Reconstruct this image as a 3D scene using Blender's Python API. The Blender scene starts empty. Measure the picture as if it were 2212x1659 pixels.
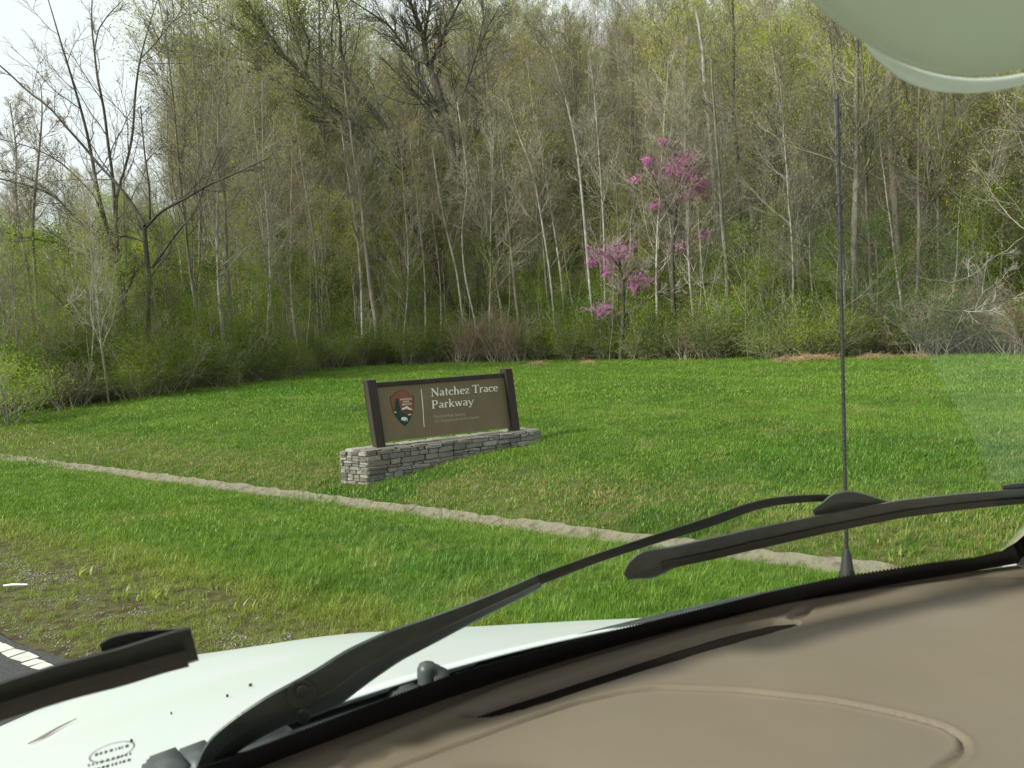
import bpy, math, random
import numpy as np
from mathutils import Vector, Matrix

# ------------------------------------------------------------------ camera, sky, sun, exposure
SC = bpy.context.scene
COL = SC.collection
F = 1720.0                      # focal length in pixels of a 2212 px wide picture
ROLL = math.radians(2.5); PITCH = math.atan(115 / 1720.0); CZ = 1.9
EYE = np.array([0., 0., CZ])
cam_d = bpy.data.cameras.new("camera"); cam = bpy.data.objects.new("camera", cam_d); COL.objects.link(cam)
SC.camera = cam
cam_d.sensor_width = 36.0; cam_d.lens = 36.0 * F / 2212.0
cam_d.clip_start = 0.02; cam_d.clip_end = 3000
cam_d.dof.use_dof = True; cam_d.dof.focus_distance = 14.0; cam_d.dof.aperture_fstop = 13.0
cr, sr, cp, sp = math.cos(ROLL), math.sin(ROLL), math.cos(PITCH), math.sin(PITCH)
Xh = Vector((1, 0, 0)); Fw = Vector((0, cp, -sp)); Up = Vector((0, sp, cp))
cx_ = Xh * cr - Up * sr; cy_ = Xh * sr + Up * cr
cam.matrix_world = Matrix(((cx_.x, cy_.x, -Fw.x, 0), (cx_.y, cy_.y, -Fw.y, 0), (cx_.z, cy_.z, -Fw.z, CZ), (0, 0, 0, 1)))

SUN_EL = math.radians(36); SUN_DIR = Vector((-0.90, -0.42, 0)).normalized()   # horizontal direction towards the sun
sun_az = math.atan2(SUN_DIR.x, SUN_DIR.y)
w = bpy.data.worlds.new("World"); SC.world = w; w.use_nodes = True
nt = w.node_tree; nt.nodes.clear()
def N(nt, t, **kw):
    n = nt.nodes.new(t)
    for k, v in kw.items(): setattr(n, k, v)
    return n
out = N(nt, 'ShaderNodeOutputWorld'); bg = N(nt, 'ShaderNodeBackground'); bg.inputs['Strength'].default_value = 0.12
sky = N(nt, 'ShaderNodeTexSky', sky_type='NISHITA', sun_disc=False)
sky.sun_elevation = SUN_EL; sky.sun_rotation = sun_az; sky.dust_density = 2.0
tc = N(nt, 'ShaderNodeTexCoord'); mp = N(nt, 'ShaderNodeMapping'); mp.inputs['Scale'].default_value = (1, 1, 2.2)
nz = N(nt, 'ShaderNodeTexNoise'); nz.inputs['Scale'].default_value = 2.6; nz.inputs['Detail'].default_value = 6; nz.inputs['Roughness'].default_value = 0.55
rmp = N(nt, 'ShaderNodeValToRGB'); rmp.color_ramp.elements[0].position = 0.16; rmp.color_ramp.elements[1].position = 0.38
mx = N(nt, 'ShaderNodeMixRGB'); mx.inputs[2].default_value = (6.4, 6.6, 7.0, 1)
nt.links.new(tc.outputs['Generated'], mp.inputs['Vector']); nt.links.new(mp.outputs[0], nz.inputs['Vector'])
nt.links.new(nz.outputs['Fac'], rmp.inputs[0]); nt.links.new(rmp.outputs[0], mx.inputs[0])
nt.links.new(sky.outputs[0], mx.inputs[1]); nt.links.new(mx.outputs[0], bg.inputs['Color']); nt.links.new(bg.outputs[0], out.inputs[0])

sd = bpy.data.lights.new("sun", 'SUN'); sd.energy = 4.5; sd.angle = math.radians(8); sd.color = (1.0, 0.95, 0.87)
so = bpy.data.objects.new("sun", sd); COL.objects.link(so)
tos = Vector((SUN_DIR.x * math.cos(SUN_EL), SUN_DIR.y * math.cos(SUN_EL), math.sin(SUN_EL)))
so.rotation_euler = tos.to_track_quat('Z', 'Y').to_euler(); so.location = (0, 0, 40)
SC.view_settings.view_transform = 'Standard'; SC.view_settings.look = 'None'
SC.view_settings.exposure = 0.42; SC.view_settings.gamma = 1.0; SC.view_settings.use_curve_mapping = False
SC.render.engine = 'CYCLES'
SC.cycles.use_denoising = True
SC.cycles.max_bounces = 6; SC.cycles.diffuse_bounces = 3; SC.cycles.glossy_bounces = 3
SC.cycles.transparent_max_bounces = 12; SC.cycles.caustics_reflective = False; SC.cycles.caustics_refractive = False

# ------------------------------------------------------------------ pixel of the photograph -> direction in the world
def ray(px, py):
    xi = (px - 1106) / F; yi = (829.5 - py) / F
    x = cr * xi + sr * yi; y = -sr * xi + cr * yi
    d = np.array([x, cp + sp * y, -sp + cp * y]); return d / d[1]
def at_y(px, py, y): return EYE + ray(px, py) * y

# ------------------------------------------------------------------ terrain
def sstep(a, b, x):
    t = np.clip((x - a) / (b - a), 0, 1); return t * t * (3 - 2 * t)
def q_of(x, y): return 0.584 * x + 0.812 * y - 8.12          # metres beyond the drainage gutter; road edge at q = -6
def ground0(x, y):
    x = np.asarray(x, float); y = np.asarray(y, float); q = q_of(x, y)
    zz = np.interp(q, [-60, -6.0, -5.4, -4, -2, -.5, 0.0, .12, .6, 1.5, 3.6, 6, 10, 20, 60, 400],
                   [0, 0, -.02, -.12, -.36, -.56, -.63, -.60, -.41, -.30, -.08, .06, .15, .22, .25, .3])
    und = 0.035 * np.sin(x * .9 + 1.3) * np.sin(y * .7) + 0.02 * np.sin(x * 2.1 + y * 1.7)
    return zz + und * sstep(-4, -2, q) * (1 - np.exp(-(q / .8) ** 2))
EDGE_PX = [(-500, 955), (0, 900), (250, 878), (400, 850), (600, 822), (760, 792), (1000, 785), (1300, 782), (1700, 778), (2212, 768), (2700, 752)]
def march(px, py, f=ground0, t0=4., t1=90.):
    d = ray(px, py); t = np.arange(t0, t1, .05); p = EYE + d[None] * t[:, None]
    b = np.where(p[:, 2] < f(p[:, 0], p[:, 1]))[0]
    return p[b[0]] if len(b) else p[-1]
ED = np.array([march(*p) for p in EDGE_PX]); ED_T = np.arctan2(ED[:, 0], ED[:, 1]); ED_R = np.minimum(np.hypot(ED[:, 0], ED[:, 1]), 46)
def edge_r(th): return np.interp(th, ED_T, ED_R)
HT = np.array([math.radians(a) for a in (-180, -60, -34, -22, -10, 0, 14, 33, 60, 180)])
HH = np.array([2, 6, 9.5, 14.5, 21, 23.5, 22, 19, 15, 4])
def ground(x, y):
    x = np.asarray(x, float); y = np.asarray(y, float)
    r = np.hypot(x, y); th = np.arctan2(x, y); e = edge_r(th)
    h = np.interp(th, HT, HH) * sstep(0, 1, (r - e - 1) / (96 - e)) ** .9 * sstep(-4, 4, y)
    rough = (.35 * np.sin(x * .35) * np.sin(y * .31 + 1) + .12 * np.sin(x * 1.3 + y)) * sstep(2, 12, r - e)
    return ground0(x, y) + h + rough * (y > 0)
def gz(x, y): return float(ground(x, y))

# ------------------------------------------------------------------ materials
MATS = {}
def lin(c): return tuple(c) + (1,) if len(c) == 3 else c
def newmat(name):
    m = bpy.data.materials.new(name); m.use_nodes = True; m.node_tree.nodes.clear(); MATS[name] = m
    return m, m.node_tree, N(m.node_tree, 'ShaderNodeOutputMaterial')
def ramp(nt, fac, stops):
    r = N(nt, 'ShaderNodeValToRGB'); el = r.color_ramp.elements
    el[0].position, el[0].color = stops[0][0], lin(stops[0][1]); el[1].position, el[1].color = stops[-1][0], lin(stops[-1][1])
    for p, c in stops[1:-1]: e = el.new(p); e.color = lin(c)
    nt.links.new(fac, r.inputs[0]); return r.outputs[0]
def noise(nt, scale, detail=4, rough=.6, coord='Object', stretch=None):
    if coord == 'World': v = N(nt, 'ShaderNodeNewGeometry').outputs['Position']
    else: v = N(nt, 'ShaderNodeTexCoord').outputs[coord]
    if stretch:
        mpn = N(nt, 'ShaderNodeMapping'); mpn.inputs['Scale'].default_value = stretch; nt.links.new(v, mpn.inputs[0]); v = mpn.outputs[0]
    n = N(nt, 'ShaderNodeTexNoise'); n.inputs['Scale'].default_value = scale; n.inputs['Detail'].default_value = detail; n.inputs['Roughness'].default_value = rough
    nt.links.new(v, n.inputs['Vector']); return n.outputs['Fac']
def mixc(nt, f, a, b, mode='MIX'):
    m = N(nt, 'ShaderNodeMixRGB', blend_type=mode)
    for i, v in ((0, f), (1, a), (2, b)):
        if isinstance(v, (int, float)): m.inputs[i].default_value = v
        elif isinstance(v, tuple): m.inputs[i].default_value = lin(v)
        else: nt.links.new(v, m.inputs[i])
    return m.outputs[0]
def mat_noise(name, c0, c1, scale=6, rough=.8, bump=.3, bdist=.01, coord='Object', stretch=None, spec=.3, rnd=0.0, c2=None, bscale=None):
    m, nt, o = newmat(name); b = N(nt, 'ShaderNodeBsdfPrincipled')
    f = noise(nt, scale, 5, .62, coord, stretch)
    st = [(.3, c0), (.7, c1)] if c2 is None else [(.3, c0), (.52, c1), (.7, c2)]
    col = ramp(nt, f, st)
    if rnd:
        oi = N(nt, 'ShaderNodeObjectInfo'); rr = ramp(nt, oi.outputs['Random'], [(0, (1 - rnd,) * 3), (1, (1 + rnd,) * 3)])
        col = mixc(nt, 1.0, col, rr, 'MULTIPLY')
    nt.links.new(col, b.inputs['Base Color']); b.inputs['Roughness'].default_value = rough; b.inputs['Specular IOR Level'].default_value = spec
    if bump:
        bp = N(nt, 'ShaderNodeBump'); bp.inputs['Strength'].default_value = bump; bp.inputs['Distance'].default_value = bdist
        nt.links.new(noise(nt, bscale or scale * 3, 4, .7, coord, stretch), bp.inputs['Height']); nt.links.new(bp.outputs[0], b.inputs['Normal'])
    nt.links.new(b.outputs[0], o.inputs[0]); return m
def mat_leaf(name, cols, trans=.35, rnd=.25, coord='World', scale=.5):
    m, nt, o = newmat(name)
    f = noise(nt, scale, 3, .6, coord); col = ramp(nt, f, [(.3 + .4 * i / (len(cols) - 1), c) for i, c in enumerate(cols)])
    oi = N(nt, 'ShaderNodeObjectInfo'); rr = ramp(nt, oi.outputs['Random'], [(0, (1 - rnd, 1 - rnd, 1 - rnd * .6)), (1, (1 + rnd, 1 + rnd * .8, 1))])
    col = mixc(nt, 1.0, col, rr, 'MULTIPLY')
    d = N(nt, 'ShaderNodeBsdfDiffuse'); t = N(nt, 'ShaderNodeBsdfTranslucent'); mx = N(nt, 'ShaderNodeMixShader'); mx.inputs[0].default_value = trans
    nt.links.new(col, d.inputs[0]); nt.links.new(col, t.inputs[0]); nt.links.new(d.outputs[0], mx.inputs[1]); nt.links.new(t.outputs[0], mx.inputs[2])
    nt.links.new(mx.outputs[0], o.inputs[0]); return m
def mat_plain(name, c, rough=.5, spec=.5, coat=0, var=.08, scale=3, bump=0, bscale=200, bdist=.0005):
    m, nt, o = newmat(name); b = N(nt, 'ShaderNodeBsdfPrincipled')
    f = noise(nt, scale, 5, .6)
    col = ramp(nt, f, [(.3, tuple(v * (1 - var) for v in c)), (.7, tuple(v * (1 + var) for v in c))])
    nt.links.new(col, b.inputs['Base Color']); b.inputs['Roughness'].default_value = rough; b.inputs['Specular IOR Level'].default_value = spec
    b.inputs['Coat Weight'].default_value = coat; b.inputs['Coat Roughness'].default_value = .05
    if bump:
        bp = N(nt, 'ShaderNodeBump'); bp.inputs['Strength'].default_value = bump; bp.inputs['Distance'].default_value = bdist
        nt.links.new(noise(nt, bscale, 2, .5), bp.inputs['Height']); nt.links.new(bp.outputs[0], b.inputs['Normal'])
    nt.links.new(b.outputs[0], o.inputs[0]); return m

mat_noise('bark_mid', (.10, .085, .065), (.26, .235, .195), 5, .95, .5, .02, 'Object', (1, 1, .25), .1, .28)
mat_noise('bark_pale', (.15, .14, .115), (.44, .42, .37), 6, .9, .4, .01, 'Object', (1, 1, .5), .15, .2)
mat_noise('bark_dark', (.035, .033, .027), (.13, .12, .095), 5, .95, .6, .03, 'Object', (1, 1, .3), .1, .15)
mat_noise('twig_grey', (.19, .165, .13), (.37, .34, .28), 1.5, .95, 0, .01, 'Object', None, .1, .3)
mat_noise('twig_red', (.19, .13, .095), (.33, .25, .19), 1.5, .95, 0, .01, 'Object', None, .1, .25)
mat_noise('twig_dark', (.06, .055, .043), (.17, .155, .125), 1.5, .95, 0, .01, 'Object', None, .1, .15)
mat_leaf('leaf_lime', [(.28, .34, .05), (.42, .46, .09), (.52, .54, .15)], .45, .2)
mat_leaf('leaf_bud', [(.27, .28, .08), (.39, .41, .12), (.34, .27, .12)], .35, .3)
mat_leaf('leaf_green', [(.055, .11, .015), (.125, .20, .022), (.24, .31, .04)], .35, .3)
mat_leaf('leaf_bright', [(.15, .28, .02), (.25, .38, .04), (.34, .44, .07)], .45, .2)
mat_leaf('leaf_dead', [(.14, .10, .06), (.24, .18, .11), (.30, .24, .15)], .2, .3)
mat_leaf('blossom', [(.52, .14, .44), (.68, .26, .60), (.78, .44, .72)], .4, .15, 'World', 3)
mat_leaf('straw', [(.30, .22, .12), (.42, .31, .18), (.50, .40, .25)], .2, .2, 'World', 4)

# the lawn: one colour field in world space, shared by soil sheet and blades
def lawn_colour(nt, soil=False):
    big = noise(nt, .35, 4, .6, 'World'); mid = noise(nt, 2.2, 4, .65, 'World'); fine = noise(nt, 9, 3, .6, 'World')
    if soil: a, b, c, dry = (.035, .06, .012), (.05, .085, .015), (.075, .10, .025), (.12, .10, .05)
    else: a, b, c, dry = (.070, .170, .014), (.120, .245, .020), (.185, .29, .032), (.36, .31, .12)
    col = ramp(nt, big, [(.32, a), (.5, b), (.68, c)])
    col = mixc(nt, ramp(nt, mid, [(.35, (0, 0, 0)), (.7, (.75, .75, .75))]), col, c)
    col = mixc(nt, ramp(nt, noise(nt, 1.1, 5, .7, 'World'), [(.55, (0, 0, 0)), (.72, (.55, .55, .55))]), col, dry)
    # the strip beside the gutter and round the wall foot is dry and strawy
    pos = N(nt, 'ShaderNodeNewGeometry').outputs['Position']
    dt = N(nt, 'ShaderNodeVectorMath', operation='DOT_PRODUCT'); nt.links.new(pos, dt.inputs[0]); dt.inputs[1].default_value = (.584, .812, 0)
    def mth(op, a, b=None, clamp=False):
        m = N(nt, 'ShaderNodeMath', operation=op, use_clamp=clamp)
        for i, v in enumerate((a, b)):
            if v is None: continue
            if isinstance(v, (int, float)): m.inputs[i].default_value = v
            else: nt.links.new(v, m.inputs[i])
        return m.outputs[0]
    q = mth('SUBTRACT', dt.outputs['Value'], 8.12)
    band = mth('SUBTRACT', 1.0, mth('ABSOLUTE', mth('DIVIDE', mth('SUBTRACT', q, .9), 1.5)), True)
    col = mixc(nt, mth('MULTIPLY', mth('MULTIPLY', band, 1.0), ramp(nt, fine, [(.42, (0, 0, 0)), (.6, (.8, .8, .8))])), col, dry)
    # lush, darker tufts with a shape of their own
    for (cx, cy, rx, k) in LUSH:
        v = N(nt, 'ShaderNodeVectorMath', operation='SUBTRACT'); nt.links.new(pos, v.inputs[0]); v.inputs[1].default_value = (cx, cy, 0)
        v2 = N(nt, 'ShaderNodeVectorMath', operation='MULTIPLY'); nt.links.new(v.outputs[0], v2.inputs[0]); v2.inputs[1].default_value = (1 / rx, 1 / (rx * k), 0)
        ln = N(nt, 'ShaderNodeVectorMath', operation='LENGTH'); nt.links.new(v2.outputs[0], ln.inputs[0])
        wob = mth('ADD', ln.outputs['Value'], mth('MULTIPLY', mth('SUBTRACT', mid, .5), 1.0))
        mask = mth('MULTIPLY', mth('SUBTRACT', 1.25, wob), 2.0, True)
        col = mixc(nt, mth('MULTIPLY', mask, .65), col, (.085, .215, .014) if not soil else (.03, .07, .01))
    # yellow moss on the shoulder
    moss = mth('MULTIPLY', mth('SUBTRACT', -3.75, mth('ADD', q, mth('MULTIPLY', mth('SUBTRACT', mid, .5), 1.8))), 1.6, True)
    col = mixc(nt, mth('MULTIPLY', moss, .8), col, (.26, .30, .05) if not soil else (.105, .095, .045))
    if soil: col = mixc(nt, mth('MULTIPLY', moss, ramp(nt, fine, [(.45, (0, 0, 0)), (.6, (1, 1, 1))])), col, (.060, .042, .026))
    return col
def g_at(px, py): p = march(px, py); return p[0], p[1]
LUSH = []
for (px, py, rx, k) in [(950, 1235, .55, .8), (1040, 1215, .45, .8), (1820, 985, 1.7, .9), (1470, 1118, .8, .6), (830, 1075, .5, .7), (690, 1085, .5, .8), (900, 1035, .7, .6), (640, 840, 2.5, 1.2)]:
    x, y = g_at(px, py); LUSH.append((x, y, rx, k))
m, nt, o = newmat('soil'); b = N(nt, 'ShaderNodeBsdfPrincipled'); b.inputs['Roughness'].default_value = 1; b.inputs['Specular IOR Level'].default_value = .1
nt.links.new(lawn_colour(nt, True), b.inputs['Base Color'])
bp = N(nt, 'ShaderNodeBump'); bp.inputs['Strength'].default_value = .8; bp.inputs['Distance'].default_value = .03
nt.links.new(noise(nt, 14, 5, .7, 'World'), bp.inputs['Height']); nt.links.new(bp.outputs[0], b.inputs['Normal']); nt.links.new(b.outputs[0], o.inputs[0])
def blade_mat(name, tint):
    m, nt, o = newmat(name)
    col = lawn_colour(nt)
    oi = N(nt, 'ShaderNodeObjectInfo'); rr = ramp(nt, oi.outputs['Random'], [(0, (.70, .74, .6)), (.6, (1.05, 1.05, 1.0)), (1, (1.42, 1.3, 1.5))])
    col = mixc(nt, 1., col, rr, 'MULTIPLY'); col = mixc(nt, 1., col, tint, 'MULTIPLY')
    d = N(nt, 'ShaderNodeBsdfDiffuse'); t = N(nt, 'ShaderNodeBsdfTranslucent'); g = N(nt, 'ShaderNodeBsdfGlossy'); g.inputs['Roughness'].default_value = .45
    g.inputs[0].default_value = (.9, 1, .85, 1)
    mx = N(nt, 'ShaderNodeMixShader'); mx.inputs[0].default_value = .38; m2 = N(nt, 'ShaderNodeMixShader'); m2.inputs[0].default_value = .025
    nt.links.new(col, d.inputs[0]); nt.links.new(col, t.inputs[0]); nt.links.new(d.outputs[0], mx.inputs[1]); nt.links.new(t.outputs[0], mx.inputs[2])
    nt.links.new(mx.outputs[0], m2.inputs[1]); nt.links.new(g.outputs[0], m2.inputs[2]); nt.links.new(m2.outputs[0], o.inputs[0]); return m
blade_mat('blade', (1, 1, 1))
mat_noise('litter', (.05, .085, .02), (.11, .12, .04), 1.2, 1, .8, .06, 'World', None, .05, 0, (.16, .11, .065), 9)
mat_noise('asphalt', (.035, .035, .036), (.09, .09, .09), 60, .95, .7, .006, 'World', None, .2, 0, None, 180)
mat_noise('road_paint', (.42, .41, .37), (.64, .63, .58), 12, .8, .3, .002, 'World')
mat_noise('concrete', (.095, .082, .056), (.21, .19, .14), 7, .95, .8, .02, 'World', None, .15, 0, (.155, .14, .10), 30)
mat_noise('gravel', (.15, .14, .115), (.36, .345, .30), 20, .9, .4, .004, 'World', None, .2, .35)
mat_noise('stone', (.08, .076, .064), (.27, .262, .235), 9, .95, .8, .012, 'Object', None, .15, .4, (.15, .145, .125), 26)
mat_noise('stone_warm', (.11, .09, .07), (.31, .275, .235), 9, .95, .8, .012, 'Object', None, .15, .3, (.20, .175, .145), 26)
mat_noise('mortar', (.02, .018, .015), (.06, .055, .045), 20, 1, .6, .01)
mat_plain('sign_panel', (.170, .128, .076), .55, .35, var=.12, scale=2.5)
mat_noise('sign_wood', (.020, .015, .012), (.050, .037, .031), 8, .75, .5, .004, 'Object', (1, 1, .08), .3)
mat_plain('sign_white', (.78, .76, .66), .6, .3)
mat_plain('sign_dim', (.42, .38, .28), .6, .3)
mat_plain('em_brown', (.235, .075, .045), .6, .3)
mat_plain('em_edge', (.05, .028, .018), .6, .3)
mat_plain('em_red', (.16, .035, .025), .6, .3)
mat_plain('em_green', (.008, .045, .042), .6, .3)
mat_plain('em_white', (.68, .72, .62), .6, .3)
mat_plain('paint_white', (.62, .66, .655), .38, .4, .25, .015, 2)
mat_plain('plastic_black', (.060, .070, .068), .42, .45, 0, .25, 30, .3, 300, .0006)
mat_plain('plastic_dark', (.028, .030, .030), .5, .4, 0, .2, 30, .2, 300, .0006)
mat_plain('rubber', (.030, .027, .024), .6, .4, 0, .2, 20)
mat_plain('frit_black', (.004, .004, .005), .35, .4, 0, .1, 20)
mat_plain('dash', (.190, .155, .110), .6, .4, 0, .10, 2.2, .6, 620, .0006)
mat_plain('dash_hole', (.010, .007, .005), .8, .2)
mat_plain('lining', (.40, .36, .30), .85, .2)
mat_plain('mark_grey', (.16, .17, .17), .7, .3)
mat_plain('scratch', (.40, .33, .30), .6, .3)
mat_plain('litter_white', (.8, .8, .78), .7, .3)
m, nt, o = newmat('glass'); tr = N(nt, 'ShaderNodeBsdfTransparent'); tr.inputs[0].default_value = (.955, .985, .955, 1)
gl = N(nt, 'ShaderNodeBsdfGlossy'); gl.inputs['Roughness'].default_value = .02; fr = N(nt, 'ShaderNodeFresnel'); fr.inputs[0].default_value = 1.22
ge = N(nt, 'ShaderNodeNewGeometry'); inv = N(nt, 'ShaderNodeMath', operation='SUBTRACT'); inv.inputs[0].default_value = 1; nt.links.new(ge.outputs['Backfacing'], inv.inputs[1])
mu = N(nt, 'ShaderNodeMath', operation='MULTIPLY'); nt.links.new(fr.outputs[0], mu.inputs[0]); nt.links.new(inv.outputs[0], mu.inputs[1])
mx = N(nt, 'ShaderNodeMixShader'); nt.links.new(mu.outputs[0], mx.inputs[0]); nt.links.new(tr.outputs[0], mx.inputs[1]); nt.links.new(gl.outputs[0], mx.inputs[2]); nt.links.new(mx.outputs[0], o.inputs[0])

def mat_visor(name, c, k):
    m, nt, o = newmat(name); b = N(nt, 'ShaderNodeBsdfPrincipled'); t = N(nt, 'ShaderNodeBsdfTranslucent'); mx = N(nt, 'ShaderNodeMixShader'); mx.inputs[0].default_value = k
    col = ramp(nt, noise(nt, 7, 4, .6), [(.3, tuple(v * .93 for v in c)), (.7, c)]); nt.links.new(col, b.inputs['Base Color']); nt.links.new(col, t.inputs[0])
    b.inputs['Roughness'].default_value = .3; bp = N(nt, 'ShaderNodeBump'); bp.inputs['Strength'].default_value = .25; bp.inputs['Distance'].default_value = .0005
    nt.links.new(noise(nt, 500, 2, .5), bp.inputs['Height']); nt.links.new(bp.outputs[0], b.inputs['Normal'])
    nt.links.new(b.outputs[0], mx.inputs[1]); nt.links.new(t.outputs[0], mx.inputs[2]); nt.links.new(mx.outputs[0], o.inputs[0])
mat_visor('visor', (.70, .76, .64), .55); mat_visor('visor_pale', (.80, .86, .80), .45)

# ------------------------------------------------------------------ object helpers
def mesh(name, v, f, mat, smooth=False):
    me = bpy.data.meshes.new(name); v = np.asarray(v, dtype=np.float32)
    if isinstance(f, np.ndarray):
        me.vertices.add(len(v)); me.vertices.foreach_set('co', v.ravel())
        k = f.shape[1]; me.loops.add(f.size); me.loops.foreach_set('vertex_index', f.astype(np.int32).ravel())
        me.polygons.add(len(f)); me.polygons.foreach_set('loop_start', np.arange(0, f.size, k, dtype=np.int32))
        me.update(calc_edges=True)
    else:
        me.from_pydata([tuple(map(float, a)) for a in v], [], f); me.update()
    if smooth: me.polygons.foreach_set('use_smooth', np.ones(len(me.polygons), bool))
    me.materials.append(MATS[mat]); return me
def link(name, me, parent=None, loc=None, rz=None, sc=None):
    o = bpy.data.objects.new(name, me); COL.objects.link(o)
    if parent: o.parent = parent
    if loc is not None: o.location = loc
    if rz is not None: o.rotation_euler = (0, 0, rz) if not hasattr(rz, '__len__') else rz
    if sc is not None: o.scale = sc if hasattr(sc, '__len__') else (sc, sc, sc)
    return o
def thing(name, label, cat, loc=(0, 0, 0), group=None, rz=0, sc=1):
    o = link(name, None, None, loc, rz, sc); o.empty_display_size = .2; tag(o, label, cat, group); return o
def tag(o, label, cat, group=None):
    o['label'] = label; o['category'] = cat
    if group: o['group'] = group
def struct(o): o['kind'] = 'structure'; return o
def stuff(o): o['kind'] = 'stuff'; return o

class Tubes:
    """collects tapered tubes; builds one mesh"""
    def __init__(s): s.g = {}
    def add(s, pts, rad, sides=4):
        pts = np.asarray(pts, float); s.g.setdefault((len(pts), sides), []).append((pts, np.asarray(rad, float)))
    def arrays(s):
        V = []; Q = []; off = 0
        for (n, k), L in s.g.items():
            P = np.stack([a for a, _ in L]); R = np.stack([b for _, b in L]); M = len(L)
            T = np.gradient(P, axis=1); T /= np.linalg.norm(T, axis=2, keepdims=True) + 1e-9
            ref = np.zeros((M, 1, 3)); ax = np.argmin(np.abs(T.mean(axis=1)), axis=1); ref[np.arange(M), 0, ax] = 1
            U = np.cross(T, ref); U /= np.linalg.norm(U, axis=2, keepdims=True) + 1e-9; W = np.cross(T, U)
            a = np.arange(k) * 2 * np.pi / k
            ring = P[:, :, None, :] + R[:, :, None, None] * (np.cos(a)[None, None, :, None] * U[:, :, None, :] + np.sin(a)[None, None, :, None] * W[:, :, None, :])
            V.append(ring.reshape(-1, 3))
            m = np.arange(M)[:, None, None]; i = np.arange(n - 1)[None, :, None]; j = np.arange(k)[None, None, :]; j2 = (j + 1) % k
            b = off + m * n * k
            q = np.stack([b + i * k + j, b + i * k + j2, b + (i + 1) * k + j2, b + (i + 1) * k + j], -1).reshape(-1, 4)
            Q.append(q); off += M * n * k
        return np.concatenate(V), np.concatenate(Q)
    def mesh(s, name, mat, smooth=True):
        v, q = s.arrays(); return mesh(name, v, q, mat, smooth)
def leaf_mesh(name, C, size, mat, rng, up=.3):
    """small folded leaf quads at centres C"""
    C = np.asarray(C); n = len(C)
    a = rng.normal(size=(n, 3)); a /= np.linalg.norm(a, axis=1, keepdims=True)
    b = rng.normal(size=(n, 3)); b[:, 2] += up; b = np.cross(a, b); b /= np.linalg.norm(b, axis=1, keepdims=True)
    s = size * rng.uniform(.6, 1.4, (n, 1)); w_ = s * .55
    v = np.stack([C - a * s * .5, C + b * w_ * .5, C + a * s * .5, C - b * w_ * .5], 1).reshape(-1, 3)
    return mesh(name, v, np.arange(4 * n).reshape(-1, 4), mat)

# ------------------------------------------------------------------ ground sheet, wood floor, road
def axis(lo, hi, fine_lo, fine_hi, step, grow=1.12):
    a = list(np.arange(fine_lo, fine_hi + 1e-6, step)); s = step
    x = fine_lo
    while x > lo: s *= grow; x -= s; a.insert(0, x)
    s = step; x = fine_hi
    while x < hi: s *= grow; x += s; a.append(x)
    return np.array(a)
gx = axis(-900, 900, -26, 22, .2); gy = axis(-500, 1200, -1, 40, .17)
X, Y = np.meshgrid(gx, gy); Z = ground(X, Y)
V = np.stack([X, Y, Z], -1).reshape(-1, 3); nx = len(gx)
idx = (np.arange(len(gy) - 1)[:, None] * nx + np.arange(nx - 1)[None]).reshape(-1)
Q = np.stack([idx, idx + 1, idx + nx + 1, idx + nx], -1)
cxy = V[Q].mean(axis=1); th = np.arctan2(cxy[:, 0], cxy[:, 1]); wood = (np.hypot(cxy[:, 0], cxy[:, 1]) > edge_r(th) + .3)
me = mesh('lawn', V, Q, 'soil', True); me.materials.append(MATS['litter']); me.polygons.foreach_set('material_index', wood.astype(np.int32)); struct(link('lawn_ground', me))
RD = np.array([-.812, .584]); NQ = np.array([.584, .812])                     # along the road, and across it towards the lawn
def rq(s_, q, z=0.0): p = RD * s_ + NQ * (q + 8.12); return (p[0], p[1], z)
ss = np.concatenate([np.linspace(-150, -2, 12), np.arange(-1.9, 26, .25), np.linspace(27, 300, 24)])
edge_j = -6.08 + .03 * np.sin(ss * 7.3)
rv = []; rf = []
for i, s_ in enumerate(ss):
    e_ = -5.86 + .04 * math.sin(s_ * 3.1); rv += [rq(s_, -13.5, .03), rq(s_, e_ - .05, .03), rq(s_, e_, -.02)]
    if i: a = 3 * i; rf += [(a - 3, a - 2, a + 1, a), (a - 2, a - 1, a + 2, a + 1)]
road = struct(link('road', mesh('road', rv, rf, 'asphalt')))
rng = np.random.default_rng(5); s_ = 1.5; shared = []
while s_ < 24:
    L = rng.uniform(.10, .20)
    a = [(s_ + .006 + rng.uniform(0, .012), -6.085 + rng.uniform(-.012, .012)), (s_ + L - .006, -6.085 + rng.uniform(-.012, .012)),
         (s_ + L + rng.uniform(-.012, .006), -5.995 + rng.uniform(-.018, .012)), (s_ + rng.uniform(0, .02), -5.995 + rng.uniform(-.018, .012))]
    v = [rq(*p, .034) for p in a] + [rq(*p, .038) for p in a]
    link('edge_line_patch', mesh('edge_line_patch', v, [(4, 5, 6, 7), (0, 1, 5, 4), (1, 2, 6, 5), (2, 3, 7, 6), (3, 0, 4, 7)], 'road_paint'), road)
    s_ += L

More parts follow.
